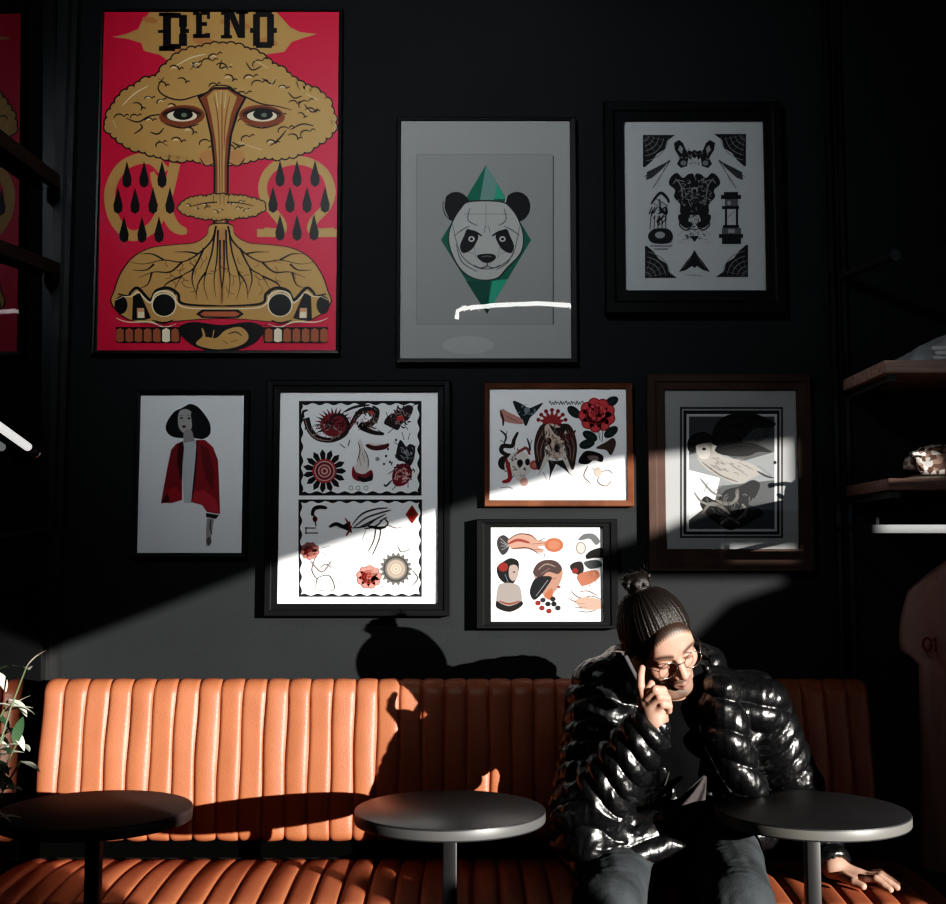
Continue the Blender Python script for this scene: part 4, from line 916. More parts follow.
# ---- 7 small flash, hands and portraits
def art_hands(a):
    W = '#c8cacb'; a.rect(489, 525, 604, 623, W); I = '#1a1a1d'; S_ = '#d9b3a2'; R_ = '#a9443c'; O = '#d08a6c'
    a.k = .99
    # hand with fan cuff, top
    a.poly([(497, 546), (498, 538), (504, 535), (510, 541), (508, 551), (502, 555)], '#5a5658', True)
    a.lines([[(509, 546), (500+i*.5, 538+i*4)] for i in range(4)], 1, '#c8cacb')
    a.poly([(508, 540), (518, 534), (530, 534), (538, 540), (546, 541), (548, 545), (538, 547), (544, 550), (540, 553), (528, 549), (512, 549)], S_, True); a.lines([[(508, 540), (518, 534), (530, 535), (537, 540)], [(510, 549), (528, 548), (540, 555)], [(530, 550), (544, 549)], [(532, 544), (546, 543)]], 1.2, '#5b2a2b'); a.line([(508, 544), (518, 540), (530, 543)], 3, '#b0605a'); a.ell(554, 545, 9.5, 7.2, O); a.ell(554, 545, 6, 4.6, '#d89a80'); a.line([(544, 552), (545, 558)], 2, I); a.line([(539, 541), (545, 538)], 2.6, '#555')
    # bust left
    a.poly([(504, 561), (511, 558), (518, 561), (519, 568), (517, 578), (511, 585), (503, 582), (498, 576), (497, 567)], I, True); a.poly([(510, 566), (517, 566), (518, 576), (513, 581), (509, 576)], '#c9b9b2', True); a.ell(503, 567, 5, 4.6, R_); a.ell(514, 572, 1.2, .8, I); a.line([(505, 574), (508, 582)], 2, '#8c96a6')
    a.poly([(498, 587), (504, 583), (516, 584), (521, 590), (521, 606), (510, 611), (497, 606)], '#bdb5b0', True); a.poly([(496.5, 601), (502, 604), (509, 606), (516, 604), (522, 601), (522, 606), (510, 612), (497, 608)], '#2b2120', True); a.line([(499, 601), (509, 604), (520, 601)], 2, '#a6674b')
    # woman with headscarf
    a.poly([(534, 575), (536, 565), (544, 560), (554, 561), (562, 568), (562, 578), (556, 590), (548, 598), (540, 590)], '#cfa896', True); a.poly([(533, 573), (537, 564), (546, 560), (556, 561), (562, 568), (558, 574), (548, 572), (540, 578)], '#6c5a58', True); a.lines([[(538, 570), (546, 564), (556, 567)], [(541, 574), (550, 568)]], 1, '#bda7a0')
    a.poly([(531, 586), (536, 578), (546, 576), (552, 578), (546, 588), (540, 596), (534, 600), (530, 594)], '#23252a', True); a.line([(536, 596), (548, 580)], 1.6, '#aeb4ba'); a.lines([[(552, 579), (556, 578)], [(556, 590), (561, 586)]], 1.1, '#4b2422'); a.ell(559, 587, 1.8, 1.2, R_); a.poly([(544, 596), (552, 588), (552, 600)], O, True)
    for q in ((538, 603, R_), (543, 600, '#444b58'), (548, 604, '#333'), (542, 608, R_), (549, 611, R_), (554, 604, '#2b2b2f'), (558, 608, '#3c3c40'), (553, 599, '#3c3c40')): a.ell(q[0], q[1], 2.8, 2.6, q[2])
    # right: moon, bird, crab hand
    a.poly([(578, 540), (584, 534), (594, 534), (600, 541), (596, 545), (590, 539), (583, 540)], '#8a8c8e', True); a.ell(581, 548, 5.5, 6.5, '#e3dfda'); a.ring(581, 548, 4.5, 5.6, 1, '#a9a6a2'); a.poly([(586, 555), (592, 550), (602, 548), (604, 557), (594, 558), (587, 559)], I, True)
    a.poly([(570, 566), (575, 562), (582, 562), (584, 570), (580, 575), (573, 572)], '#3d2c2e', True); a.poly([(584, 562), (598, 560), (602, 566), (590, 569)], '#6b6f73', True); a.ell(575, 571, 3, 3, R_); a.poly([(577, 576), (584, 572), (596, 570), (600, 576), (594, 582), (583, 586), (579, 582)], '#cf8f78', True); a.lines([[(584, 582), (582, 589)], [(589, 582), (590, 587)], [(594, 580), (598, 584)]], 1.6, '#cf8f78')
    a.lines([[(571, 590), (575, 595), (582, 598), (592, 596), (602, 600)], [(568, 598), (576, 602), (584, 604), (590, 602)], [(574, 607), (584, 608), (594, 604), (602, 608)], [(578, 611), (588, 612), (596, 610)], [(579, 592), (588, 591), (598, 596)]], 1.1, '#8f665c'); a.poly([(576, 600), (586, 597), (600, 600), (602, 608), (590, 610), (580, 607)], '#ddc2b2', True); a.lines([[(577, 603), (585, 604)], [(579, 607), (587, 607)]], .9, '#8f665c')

# ---- 8 eagle and figures
def art_eagle(a):
    a.rect(663, 388, 799, 551, '#8b8c8c'); I = '#151517'
    a.rect(680, 407, 783, 538, '#2a2b2c'); a.rect(682, 409, 781, 536, '#8b8c8c'); a.rect(683.5, 410.5, 779.5, 534.5, I); a.rect(686.5, 414, 777, 531.5, '#a4a6a6'); a.rect(689, 416.5, 774.5, 529, '#6c6f70')
    # backdrop tones
    a.poly([(689, 416.5), (774.5, 416.5), (774.5, 452), (740, 462), (712, 448), (689, 455)], '#3b3d3e'); a.poly([(689, 500), (700, 494), (720, 486), (774.5, 480), (774.5, 529), (689, 529)], '#3a3c3d'); a.poly([(689, 470), (720, 478), (715, 500), (689, 520)], '#b9baba')
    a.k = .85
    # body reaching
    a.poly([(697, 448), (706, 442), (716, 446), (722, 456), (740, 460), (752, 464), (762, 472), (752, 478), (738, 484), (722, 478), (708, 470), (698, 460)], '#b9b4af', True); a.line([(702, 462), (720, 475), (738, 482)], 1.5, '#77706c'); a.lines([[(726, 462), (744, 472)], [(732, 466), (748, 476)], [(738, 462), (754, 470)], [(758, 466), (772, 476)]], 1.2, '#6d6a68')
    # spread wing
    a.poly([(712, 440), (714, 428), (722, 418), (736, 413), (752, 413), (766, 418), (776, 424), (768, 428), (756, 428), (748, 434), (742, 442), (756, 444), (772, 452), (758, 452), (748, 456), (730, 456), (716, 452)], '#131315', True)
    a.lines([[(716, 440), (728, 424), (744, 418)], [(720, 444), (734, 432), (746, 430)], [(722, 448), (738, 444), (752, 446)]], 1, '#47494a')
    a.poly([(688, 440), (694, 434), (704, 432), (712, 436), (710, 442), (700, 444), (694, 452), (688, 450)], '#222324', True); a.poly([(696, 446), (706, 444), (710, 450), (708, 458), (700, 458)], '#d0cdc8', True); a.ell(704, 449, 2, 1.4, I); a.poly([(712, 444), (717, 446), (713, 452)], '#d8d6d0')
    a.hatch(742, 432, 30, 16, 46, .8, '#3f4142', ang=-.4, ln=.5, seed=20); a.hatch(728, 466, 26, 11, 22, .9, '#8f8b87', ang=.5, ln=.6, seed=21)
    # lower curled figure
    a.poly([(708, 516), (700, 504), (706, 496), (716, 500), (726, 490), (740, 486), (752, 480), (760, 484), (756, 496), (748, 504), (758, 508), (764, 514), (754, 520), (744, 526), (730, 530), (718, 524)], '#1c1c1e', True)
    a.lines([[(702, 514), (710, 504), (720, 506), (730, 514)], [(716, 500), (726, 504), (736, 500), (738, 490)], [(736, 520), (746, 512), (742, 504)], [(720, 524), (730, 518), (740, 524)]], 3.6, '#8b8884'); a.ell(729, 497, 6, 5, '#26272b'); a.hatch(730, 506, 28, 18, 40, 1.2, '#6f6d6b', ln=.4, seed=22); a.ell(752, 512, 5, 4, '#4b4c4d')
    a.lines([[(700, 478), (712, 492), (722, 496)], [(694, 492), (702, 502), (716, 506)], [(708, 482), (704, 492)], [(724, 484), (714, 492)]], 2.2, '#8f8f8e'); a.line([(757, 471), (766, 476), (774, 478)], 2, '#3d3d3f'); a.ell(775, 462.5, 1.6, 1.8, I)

P = picture
P((95.5, 8.5, 341.5, 354), (99.5, 12, 337.5, 350.5), .018, M_frame, 'large red poster of a gold mushroom cloud over skulls, in thin black frame', art_poster, bev=False, glass=True)
P((396, 117, 577, 363), (400.5, 121, 570.5, 358.5), .022, M_frame_m, 'pale print of a panda head over a green diamond, in black frame', art_panda, bev=False)
P((605, 101, 784, 313), (624, 121.5, 764.5, 291), .034, M_frame, 'black and white print of skull, moths and corner webs in wide black frame', art_skull, inset=.016)
P((134.5, 390, 248, 557.5), (139, 395, 243, 553), .02, M_frame_m, 'portrait print of a dark-haired woman in a red jacket, in thin black frame', art_woman, bev=False)
P((265, 380, 450, 616.5), (279, 392, 437.5, 603.5), .032, M_frame, 'tall tattoo flash sheet with dragon and red flowers in black frame', art_flash, inset=.012)
P((484, 383, 633.5, 506.5), (489.5, 389, 626.5, 500), .02, M_frame_w, 'tattoo flash sheet with big red rose and skull in reddish wood frame', art_rose, bev=False)
P((476, 519, 618, 629), (491, 527, 603, 621.5), .034, M_frame, 'small tattoo flash sheet with hands and two portraits in deep black frame', art_hands, inset=.014)
P((648, 374, 813, 571), (665, 390, 797.5, 549), .030, M_frame_b, 'grey print of a winged figure in wide dark brown frame', art_eagle, inset=.012)
# ------------------------------------------------------------------ implicit modelling (numpy), used for the figure
class Field:
    def __init__(s, lo, hi, h):
        s.lo = np.array(lo, float); s.h = h; s.n = np.ceil((np.array(hi)-s.lo)/h).astype(int)+1
        s.a = np.full(tuple(s.n), 1.0, np.float32)
    def _reg(s, lo, hi, pad):
        i0 = np.maximum(0, np.floor((np.array(lo)-pad-s.lo)/s.h).astype(int)); i1 = np.minimum(s.n, np.ceil((np.array(hi)+pad-s.lo)/s.h).astype(int)+1)
        if (i1 <= i0).any(): return None
        g = [((s.lo[k]+s.h*np.arange(i0[k], i1[k])).astype(np.float32)) for k in range(3)]
        X, Y, Z = np.meshgrid(*g, indexing='ij', sparse=True)
        return tuple(slice(i0[k], i1[k]) for k in range(3)), X, Y, Z
    def _mix(s, sl, d, k, sub):
        A = s.a[sl]
        if sub:
            d = -d
            if k > 0:
                hh = np.clip(.5-.5*(d-A)/k*-1, 0, 1); s.a[sl] = A*(1-hh)+d*hh+k*hh*(1-hh)
            else: s.a[sl] = np.maximum(A, d)
        else:
            if k > 0:
                hh = np.clip(.5+.5*(d-A)/k, 0, 1); s.a[sl] = d*(1-hh)+A*hh-k*hh*(1-hh)
            else: s.a[sl] = np.minimum(A, d)
    def cone(s, a, b, ra, rb, k=.01, sub=False):
        a = np.array(a, np.float32); b = np.array(b, np.float32); R = max(ra, rb)
        r = s._reg(np.minimum(a, b)-R, np.maximum(a, b)+R, k+2*s.h+.01)
        if r is None: return
        sl, X, Y, Z = r; d = b-a; L2 = float(d@d) or 1e-9
        t = np.clip(((X-a[0])*d[0]+(Y-a[1])*d[1]+(Z-a[2])*d[2])/L2, 0, 1)
        q = np.sqrt((X-a[0]-t*d[0])**2+(Y-a[1]-t*d[1])**2+(Z-a[2]-t*d[2])**2)-(ra+(rb-ra)*t)
        s._mix(sl, q, k, sub)
    def chain(s, pts, rs, k=.01):
        for i in range(len(pts)-1): s.cone(pts[i], pts[i+1], rs[i], rs[i+1], k)
    def ell(s, c, r, M=None, k=.01, sub=False):
        c = np.array(c, np.float32); r = np.array(r, np.float32); R = float(r.max())
        g = s._reg(c-R, c+R, k+2*s.h+.01)
        if g is None: return
        sl, X, Y, Z = g; X = X-c[0]; Y = Y-c[1]; Z = Z-c[2]
        if M is None: x, y, z = X, Y, Z
        else:
            M = np.array(M, np.float32)     # columns are the local axes
            x = X*M[0, 0]+Y*M[1, 0]+Z*M[2, 0]; y = X*M[0, 1]+Y*M[1, 1]+Z*M[2, 1]; z = X*M[0, 2]+Y*M[1, 2]+Z*M[2, 2]
        k0 = np.sqrt((x/r[0])**2+(y/r[1])**2+(z/r[2])**2); k1 = np.sqrt((x/r[0]**2)**2+(y/r[1]**2)**2+(z/r[2]**2)**2)+1e-9
        s._mix(sl, k0*(k0-1)/k1, k, sub)
    def mesh(s):
        A = s.a; ins = A < 0; n = s.n
        c = [ins[i:n[0]-1+i, j:n[1]-1+j, k:n[2]-1+k] for i in (0, 1) for j in (0, 1) for k in (0, 1)]
        cnt = sum(x.astype(np.int8) for x in c); act = (cnt > 0) & (cnt < 8)
        idx = np.argwhere(act); vid = np.full(act.shape, -1, np.int32); vid[act] = np.arange(len(idx))
        off = np.array([(i, j, k) for i in (0, 1) for j in (0, 1) for k in (0, 1)])
        vals = np.stack([A[idx[:, 0]+o[0], idx[:, 1]+o[1], idx[:, 2]+o[2]] for o in off], 1)
        P_ = np.zeros((len(idx), 3)); C_ = np.zeros(len(idx))
        for a in range(8):
            for b in range(a+1, 8):
                if abs(off[a]-off[b]).sum() != 1: continue
                va, vb = vals[:, a], vals[:, b]; m = (va < 0) != (vb < 0)
                t = np.where(m, va/(va-vb+1e-12), 0)[:, None]; p = off[a]*(1-t)+off[b]*t
                P_ += p*m[:, None]; C_ += m
        V = s.lo+s.h*(idx+P_/C_[:, None])
        Fs = []
        for ax in range(3):
            u, v = (ax+1) % 3, (ax+2) % 3
            sl0 = [slice(1, n[q]-1) for q in range(3)]; sl0[ax] = slice(0, n[ax]-1); sl1 = list(sl0); sl1[ax] = slice(1, n[ax])
            a0 = ins[tuple(sl0)]; a1 = ins[tuple(sl1)]; e = np.argwhere(a0 != a1)
            if not len(e): continue
            flip = a0[e[:, 0], e[:, 1], e[:, 2]]
            base = e.copy()
            for q in range(3):
                if q != ax: base[:, q] += 1
            def cell(du, dv):
                q = base.copy(); q[:, u] += du; q[:, v] += dv; return vid[q[:, 0], q[:, 1], q[:, 2]]
            Q = np.stack([cell(-1, -1), cell(0, -1), cell(0, 0), cell(-1, 0)], 1)
            Q[~flip] = Q[~flip][:, ::-1]; Fs.append(Q)
        return V, np.concatenate(Fs)
def laplace(V, Q, it=1, lam=.5):
    E = np.concatenate([Q[:, [0, 1]], Q[:, [1, 2]], Q[:, [2, 3]], Q[:, [3, 0]]]); n = len(V)
    for _ in range(it):
        acc = np.zeros_like(V); cn = np.bincount(E[:, 0], minlength=n)+np.bincount(E[:, 1], minlength=n)
        for k in range(3): acc[:, k] = np.bincount(E[:, 0], V[E[:, 1], k], n)+np.bincount(E[:, 1], V[E[:, 0], k], n)
        V = V*(1-lam)+lam*acc/np.maximum(cn, 1)[:, None]
    return V
def vnormals(V, Q):
    fn = np.cross(V[Q[:, 2]]-V[Q[:, 0]], V[Q[:, 3]]-V[Q[:, 1]]); N = np.zeros_like(V)
    for j in range(4):
        for k in range(3): N[:, k] += np.bincount(Q[:, j], fn[:, k], len(V))
    return N/(np.linalg.norm(N, axis=1)[:, None]+1e-12)
def np_noise(P_, sc, seed=0):
    """smooth pseudo noise from a few rotated sines"""
    r = np.random.RandomState(seed); o = np.zeros(len(P_)); w = 0
    for k in range(7):
        d = r.randn(3); d /= np.linalg.norm(d); f = sc*(1+.8*r.rand())*(1.0 if k < 4 else 2.1); a = 1 if k < 4 else .5
        o += a*np.sin(P_@d*f*6.283+r.rand()*6.28+1.3*np.sin(P_@r.randn(3)*f*2)); w += a
    return o/w
def np_mesh(name, V, Q, m, parent, colors=None):
    off = np.array(parent_world(parent)) if parent is not None else np.zeros(3)
    me = bpy.data.meshes.new(name); me.vertices.add(len(V)); me.vertices.foreach_set('co', (V-off).astype(np.float32).ravel())
    me.loops.add(len(Q)*4); me.loops.foreach_set('vertex_index', Q.astype(np.int32).ravel())
    me.polygons.add(len(Q)); me.polygons.foreach_set('loop_start', np.arange(0, len(Q)*4, 4, dtype=np.int32)); me.polygons.foreach_set('loop_total', np.full(len(Q), 4, np.int32))
    me.polygons.foreach_set('use_smooth', np.ones(len(Q), bool)); me.update(calc_edges=True)
    if colors is not None:
        ca = me.color_attributes.new('tone', 'FLOAT_COLOR', 'POINT'); ca.data.foreach_set('color', np.concatenate([colors, np.ones((len(V), 1))], 1).astype(np.float32).ravel())
    me.materials.append(m); o = bpy.data.objects.new(name, me); COL.objects.link(o); o.parent = parent
    return o
def attr_mat(name, rough, spec=.4, bump=0, bscale=300, sss=0):
    m = mat(name, (.5, .3, .2), rough, spec=spec, bump=bump, bscale=bscale); nt = m.node_tree; b = nt.nodes['Principled BSDF']
    at = nt.nodes.new('ShaderNodeAttribute'); at.attribute_name = 'tone'; nt.links.new(at.outputs['Color'], b.inputs['Base Color'])
    if sss: b.inputs['Subsurface Weight'].default_value = sss; b.inputs['Subsurface Radius'].default_value = (.012, .005, .003); b.inputs['Subsurface Scale'].default_value = .5
    return m
def sst(x, a, b): t = np.clip((x-a)/(b-a), 0, 1); return t*t*(3-2*t)

# ------------------------------------------------------------------ pose
V3 = lambda *a: np.array(a, float)
def W(px, py, Y): return np.array(atY(px, py, Y))
yaw, pit, rol = math.radians(24), math.radians(27), math.radians(24)
f_ = V3(math.sin(yaw)*math.cos(pit), -math.cos(yaw)*math.cos(pit), -math.sin(pit))
u0 = V3(0, 0, 1)-f_*f_[2]; u0 /= np.linalg.norm(u0)
l0 = np.cross(-f_, u0); l0 = l0 if l0[0] > 0 else -l0
u_ = math.cos(rol)*u0-math.sin(rol)*l0; l_ = math.cos(rol)*l0+math.sin(rol)*u0
HM = np.stack([l_, -f_, u_], 1); Hc = W(658, 641, -.66)
H = lambda x, y, z: Hc+HM@V3(x, y, z)
neck_b = V3(.505, -.485, 1.00)
SR = V3(.325, -.48, .975); ER = V3(.268, -.67, .735); WR = W(655, 720, -.765)
SL = V3(.700, -.45, .955); EL = V3(.825, -.325, .735); WL = V3(.868, -.515, .578)
HIPR = V3(.44, -.37, .635); HIPL = V3(.60, -.37, .635); KR = V3(.285, -.85, .575); KL = V3(.560, -.875, .585)
AR = V3(.27, -.80, .10); AL = V3(.55, -.84, .10)
ps = empty('person', (.50, -.45, .54), 'seated man with hair bun and glossy black puffer jacket, holding a phone to his ear', 'person')

# ------------------------------------------------------------------ body: head, neck, torso, arms and hands in one surface
B = Field((.16, -.84, .50), (1.06, -.22, 1.32), .003)
E_ = lambda x, y, z, rx, ry, rz, k=.01, sub=False: B.ell(H(x, y, z), (rx, ry, rz), HM, k, sub)
C_ = lambda a, b, ra, rb, k=.01, sub=False: B.cone(H(*a), H(*b), ra, rb, k, sub)
B.ell((.515, -.44, .86), (.150, .10, .17), None, .03); B.ell((.52, -.39, .70), (.145, .11, .12), None, .05)
B.cone(SR, neck_b, .05, .05, .03); B.cone(SL, neck_b, .05, .05, .03)
B.cone(neck_b, H(0, .035, -.06), .062, .055, .03)
B.chain([SR, ER, WR], [.05, .042, .029], .01); B.chain([SL, EL, WL], [.05, .042, .029], .01)
E_(0, .014, .036, .074, .092, .084, .02)
E_(0, -.028, -.035, .058, .062, .078, .03)
E_(0, -.076, -.098, .021, .018, .017, .022)
for s_ in (-1, 1):
    C_((s_*.052, .005, -.05), (s_*.022, -.066, -.098), .019, .016, .02)
    E_(s_*.038, -.062, -.022, .024, .022, .024, .018)
    C_((s_*.014, -.086, .022), (s_*.044, -.072, .022), .0095, .009, .012)
E_(0, -.075, .05, .048, .02, .035, .03)
for s_ in (-1, 1): E_(s_*.031, -.098, .002, .019, .015, .013, .012, True)
for s_ in (-1, 1):
    E_(s_*.031, -.0775, .001, .0145, .0125, .0125, .004)
    C_((s_*.018, -.089, .006), (s_*.044, -.083, .005), .0035, .003, .004)
C_((0, -.088, .016), (0, -.114, -.026), .0075, .0105, .010)
for s_ in (-1, 1): E_(s_*.0125, -.102, -.031, .0085, .011, .0075, .005)
for s_ in (-1, 1): E_(s_*.006, -.110, -.040, .0035, .005, .004, .002, True)
E_(0, -.092, -.05, .022, .012, .012, .014)
C_((-.019, -.093, -.0595), (0, -.102, -.0565), .0035, .0055, .004); C_((.019, -.093, -.0595), (0, -.102, -.0565), .0035, .0055, .004)
C_((-.016, -.092, -.066), (0, -.100, -.0685), .004, .0065, .004); C_((.016, -.092, -.066), (0, -.100, -.0685), .004, .0065, .004)
C_((-.021, -.098, -.0628), (.021, -.098, -.0628), .0016, .0016, .002, True)
for s_ in (-1, 1):
    E_(s_*.077, .016, .0, .008, .019, .030, .006); E_(s_*.083, .014, .004, .006, .010, .016, .004, True)
# right hand, closed on the phone
def finger(pts, r0, r1):
    B.chain(pts, [r0+(r1-r0)*i/(len(pts)-1) for i in range(len(pts))], .0022)
pr = W(653, 705, -.775)
B.cone(WR, pr, .026, .027, .012); B.ell(W(650, 702, -.775), (.026, .018, .032), None, .01)
B.cone(W(644, 700, -.775), W(660, 708, -.78), .014, .013, .008)
finger([W(643.5, 699, -.785), W(640.5, 686, -.795), W(640.5, 676, -.790), W(642, 668, -.782)], .0102, .0078)
finger([W(647, 698, -.793), W(655, 689.5, -.812), W(663, 690, -.803), W(665.5, 696, -.790)], .0102, .0084)
finger([W(650.5, 704, -.793), W(659, 696.5, -.812), W(667, 698, -.802), W(668.5, 703.5, -.790)], .0100, .0080)
finger([W(655, 710.5, -.790), W(662.5, 704.5, -.806), W(669, 706, -.797), W(669, 711, -.787)], .0090, .0074)
finger([W(648, 712, -.76), W(644, 702, -.742), W(646, 692, -.738), W(651, 684, -.738)], .0125, .0095)
# left hand, flat on the seat
zf = .5545; th = math.atan2(-.52, .85); dv = V3(math.cos(th), math.sin(th), 0); pv = V3(-dv[1], dv[0], 0)
pc_ = WL+dv*.052; pc_[2] = .564
LM = np.stack([dv, pv, V3(0, 0, 1)], 1)
B.cone(WL, pc_, .025, .017, .012); B.ell(pc_, (.043, .036, .014), LM, .012)
for i, (o_, ln, sp) in enumerate(((-.028, .060, -.22), (-.0095, .068, -.06), (.0095, .063, .08), (.027, .050, .24))):
    d = dv*math.cos(sp)+pv*math.sin(sp); b0 = pc_+dv*.030+pv*o_; b0[2] = .566
    p1 = b0+d*ln*.42; p1[2] = .571; p2 = b0+d*ln*.74; p2[2] = zf+.006; p3 = b0+d*ln; p3[2] = zf-.002
    finger([b0, p1, p2, p3], .0098, .0078)
finger([pc_-dv*.02-pv*.03, pc_+dv*.008-pv*.055+V3(0, 0, -.002), pc_+dv*.032-pv*.062+V3(0, 0, -.007)], .0125, .0088)
V, Q = B.mesh(); V = laplace(V, Q, 1, .35)
Lc = (V-Hc)@HM; X_, Y_, Z_ = Lc[:, 0], Lc[:, 1], Lc[:, 2]; aX = abs(X_)
skin = np.array((.40, .235, .175)); col = np.tile(skin, (len(V), 1))*(1+.10*np_noise(V, 18, 1))[:, None]
inhead = (Z_ > -.125) & (Y_ < .12) & (Z_ < .14) & (aX < .1)
def paint(mask, c, amt=1.0):
    global col
    w_ = (mask*inhead*amt)[:, None]; col = col*(1-w_)+np.array(c)*w_
front = sst(-Y_, .05, .07)
paint(front*np.exp(-((Z_+.01)/.03)**2)*sst(aX, .02, .05)*.5, (.50, .20, .15), .6)
# stubble, moustache and goatee
st_ = sst(-Z_, .045, .075)*sst(-Y_, .02, .05)
paint(st_, (.11, .065, .045), .62); paint(np.exp(-((Z_+.048)/.006)**2)*(aX < .03)*front, (.04, .025, .02), .95)
paint(np.exp(-((aX)/.016)**2)*sst(-Z_, .072, .082)*front, (.05, .03, .025), .8)
paint(np.exp(-((Z_+.0628)/.0085)**4)*np.exp(-(X_/.022)**4)*sst(-Y_, .085, .092), (.26, .12, .095), .7)
paint(np.exp(-((Z_+.0628)/.0018)**2)*np.exp(-(X_/.022)**4)*front, (.08, .03, .03), .8)
bz = .0255+.004*np.sin(np.clip((aX-.012)/.04, 0, 1)*PI)
paint(np.exp(-((Z_-bz)/.0060)**2)*sst(aX, .009, .014)*(1-sst(aX, .048, .056))*front, (.025, .016, .013), .95)
paint(np.exp(-((Z_+.0035)/.0022)**2)*sst(aX, .016, .020)*(1-sst(aX, .043, .047))*front, (.02, .012, .01), .95)
paint(np.exp(-(((aX-.031)/.018)**2+((Z_-.005)/.014)**2))*front, (.26, .13, .10), .55)
paint(np.exp(-(((aX-.006)/.004)**2+((Z_+.04)/.003)**2))*sst(-Y_, .09, .1), (.06, .02, .02), .8)
kc = np.sqrt((X_/.084)**2+((Y_+.117)/.088)**2+((Z_+.035)/.106)**2)
stn = .5+.5*np.sin(np.arctan2(X_, Z_+.05)*120+3*np_noise(V, 12, 2))
near = np.where(Z_ > 0, 1-sst(kc, 1.5, 1.6), 1-sst(kc, 1.12, 1.16))*(Y_ > -.10)
paint(sst(kc, 1.05, 1.10)*near*(Z_ > -.03)*(.35+.65*stn), (.02, .013, .010), .9)
paint(sst(kc, 1.11, 1.15)*near*(Z_ > -.05), (.02, .013, .010), .9)
M_skin = attr_mat('skin', .5, .35, .12, 350, .08)
np_mesh('body', V, Q, M_skin, ps, col)

# ------------------------------------------------------------------ hair with bun
Hf = Field(Hc-.17, Hc+.19, .0022)
e2 = lambda x, y, z, rx, ry, rz, k=.01, sub=False: Hf.ell(H(x, y, z), (rx, ry, rz), HM, k, sub)
e2(0, .014, .038, .0805, .0985, .091, .02); e2(0, .045, -.01, .068, .06, .075, .02)
e2(0, -.117, -.035, .084, .088, .106, .005, True); e2(.078, -.01, -.04, .02, .05, .05, .01, True); e2(-.078, -.01, -.04, .02, .05, .05, .01, True)
bc = V3(0, .066, .128)
e2(*bc, .030, .028, .024, .012)
rb_ = random.Random(5)
for i in range(9):
    a = i*2.4; p = bc+V3(.021*math.cos(a), .018*math.sin(a), .008*math.sin(i*1.9)+.006); Hf.ell(H(*p), (.0125, .011, .010), HM, .003)
for i in range(10):
    a = i*.628+.2; q = bc+V3(.022*math.cos(a), .02*math.sin(a), -.016); q2 = bc+V3(.034*math.cos(a+.3), .03*math.sin(a+.3), .012); Hf.cone(H(*q), H(*q2), .006, .003, .003)
V, Q = Hf.mesh(); V = laplace(V, Q, 1, .4); N = vnormals(V, Q); L2 = (V-Hc)@HM
ax_ = bc/np.linalg.norm(bc)
e1 = np.cross(ax_, [1, 0, 0]); e1 /= np.linalg.norm(e1); e3 = np.cross(ax_, e1)
phi = np.arctan2(L2@e1, L2@e3); rr_ = np.linalg.norm(L2-bc, axis=1)
stk = np.sin(phi*46+2*np.sin(phi*7)+rr_*14)*.5+np.sin(phi*83+rr_*25)*.5
onb = sst(rr_, .03, .05)
V = V+N*(stk*.0011*onb)[:, None]
hc = np.array((.009, .0065, .0055)); col = hc*(1+1.1*np.clip(stk, 0, 1)*onb)[:, None]*np.ones((len(V), 3))
M_hair = attr_mat('dark_brown_hair', .42, .4, .3, 500)
hair = np_mesh('hair', V, Q, M_hair, ps, col)
hs = MB(); rs_ = random.Random(11)
for i in range(26):   # loose strands round the bun and the hairline
    a = rs_.uniform(0, 2*PI); p = bc+V3(.03*math.cos(a), .026*math.sin(a), rs_.uniform(-.01, .02)); d = V3(math.cos(a+1), math.sin(a+1), rs_.uniform(-.2, .9))*.016
    hs.tube([H(*p), H(*(p+d*.6)), H(*(p+d+V3(0, 0, .004)))], [.0008, .0007, .0003], 4)
hs.build('loose_strands', M_hair, hair, True)

# ------------------------------------------------------------------ jacket
J = Field((.12, -.86, .50), (1.02, -.20, 1.20), .0042)
def wrist_in(a, b, t): return a+(b-a)*t
cuR = wrist_in(ER, WR, .86); cuL = wrist_in(EL, WL, .90)
J.ell((.515, -.43, .88), (.195, .145, .17), None, .04); J.ell((.52, -.40, .72), (.20, .165, .14), None, .05)
J.cone(SR+V3(.0, .01, .005), V3(.47, -.45, .99), .088, .085, .04); J.cone(SL+V3(-.01, .01, .0), V3(.55, -.45, .98), .082, .085, .04)
J.chain([SR, ER+V3(-.004, 0, .0)], [.092, .086], .015); J.chain([ER, cuR], [.084, .055], .015)
J.chain([SL, EL], [.084, .07], .02); J.chain([EL, cuL], [.072, .047], .012)
# hem resting over the thighs
J.cone(W(580, 840, -.66), W(668, 835, -.64), .068, .050, .03); J.cone(W(592, 862, -.72), W(676, 838, -.66), .052, .040, .03); J.cone((.40, -.45, .68), (.66, -.45, .68), .10, .10, .04)
# collar
cc = V3(.478, -.452, 1.075); cr = []
for i in range(15):
    a = math.radians(-40+i*260/14); cr.append(cc+V3(.118*math.cos(a), .085*math.sin(a), -.02+.02*math.sin(a)))
cr[0] = V3(.575, -.56, 1.00); cr[-1] = V3(.395, -.53, 1.01)
J.chain(cr, [.03]*15, .02); J.chain([p+V3(0, .0, -.045) for p in cr], [.04]*15, .03)
# room for the head and neck, and the open front
J.ell(H(0, .012, -.005), (.093, .105, .115), HM, .01, True)
J.cone((.50, -.50, 1.15), (.50, -.52, .98), .075, .062, .015, True)
[J.cone(W(672, 706, y_), W(694, 820, y_), .046, .066, .004, True) for y_ in (-.60, -.66, -.72, -.78, -.84)]
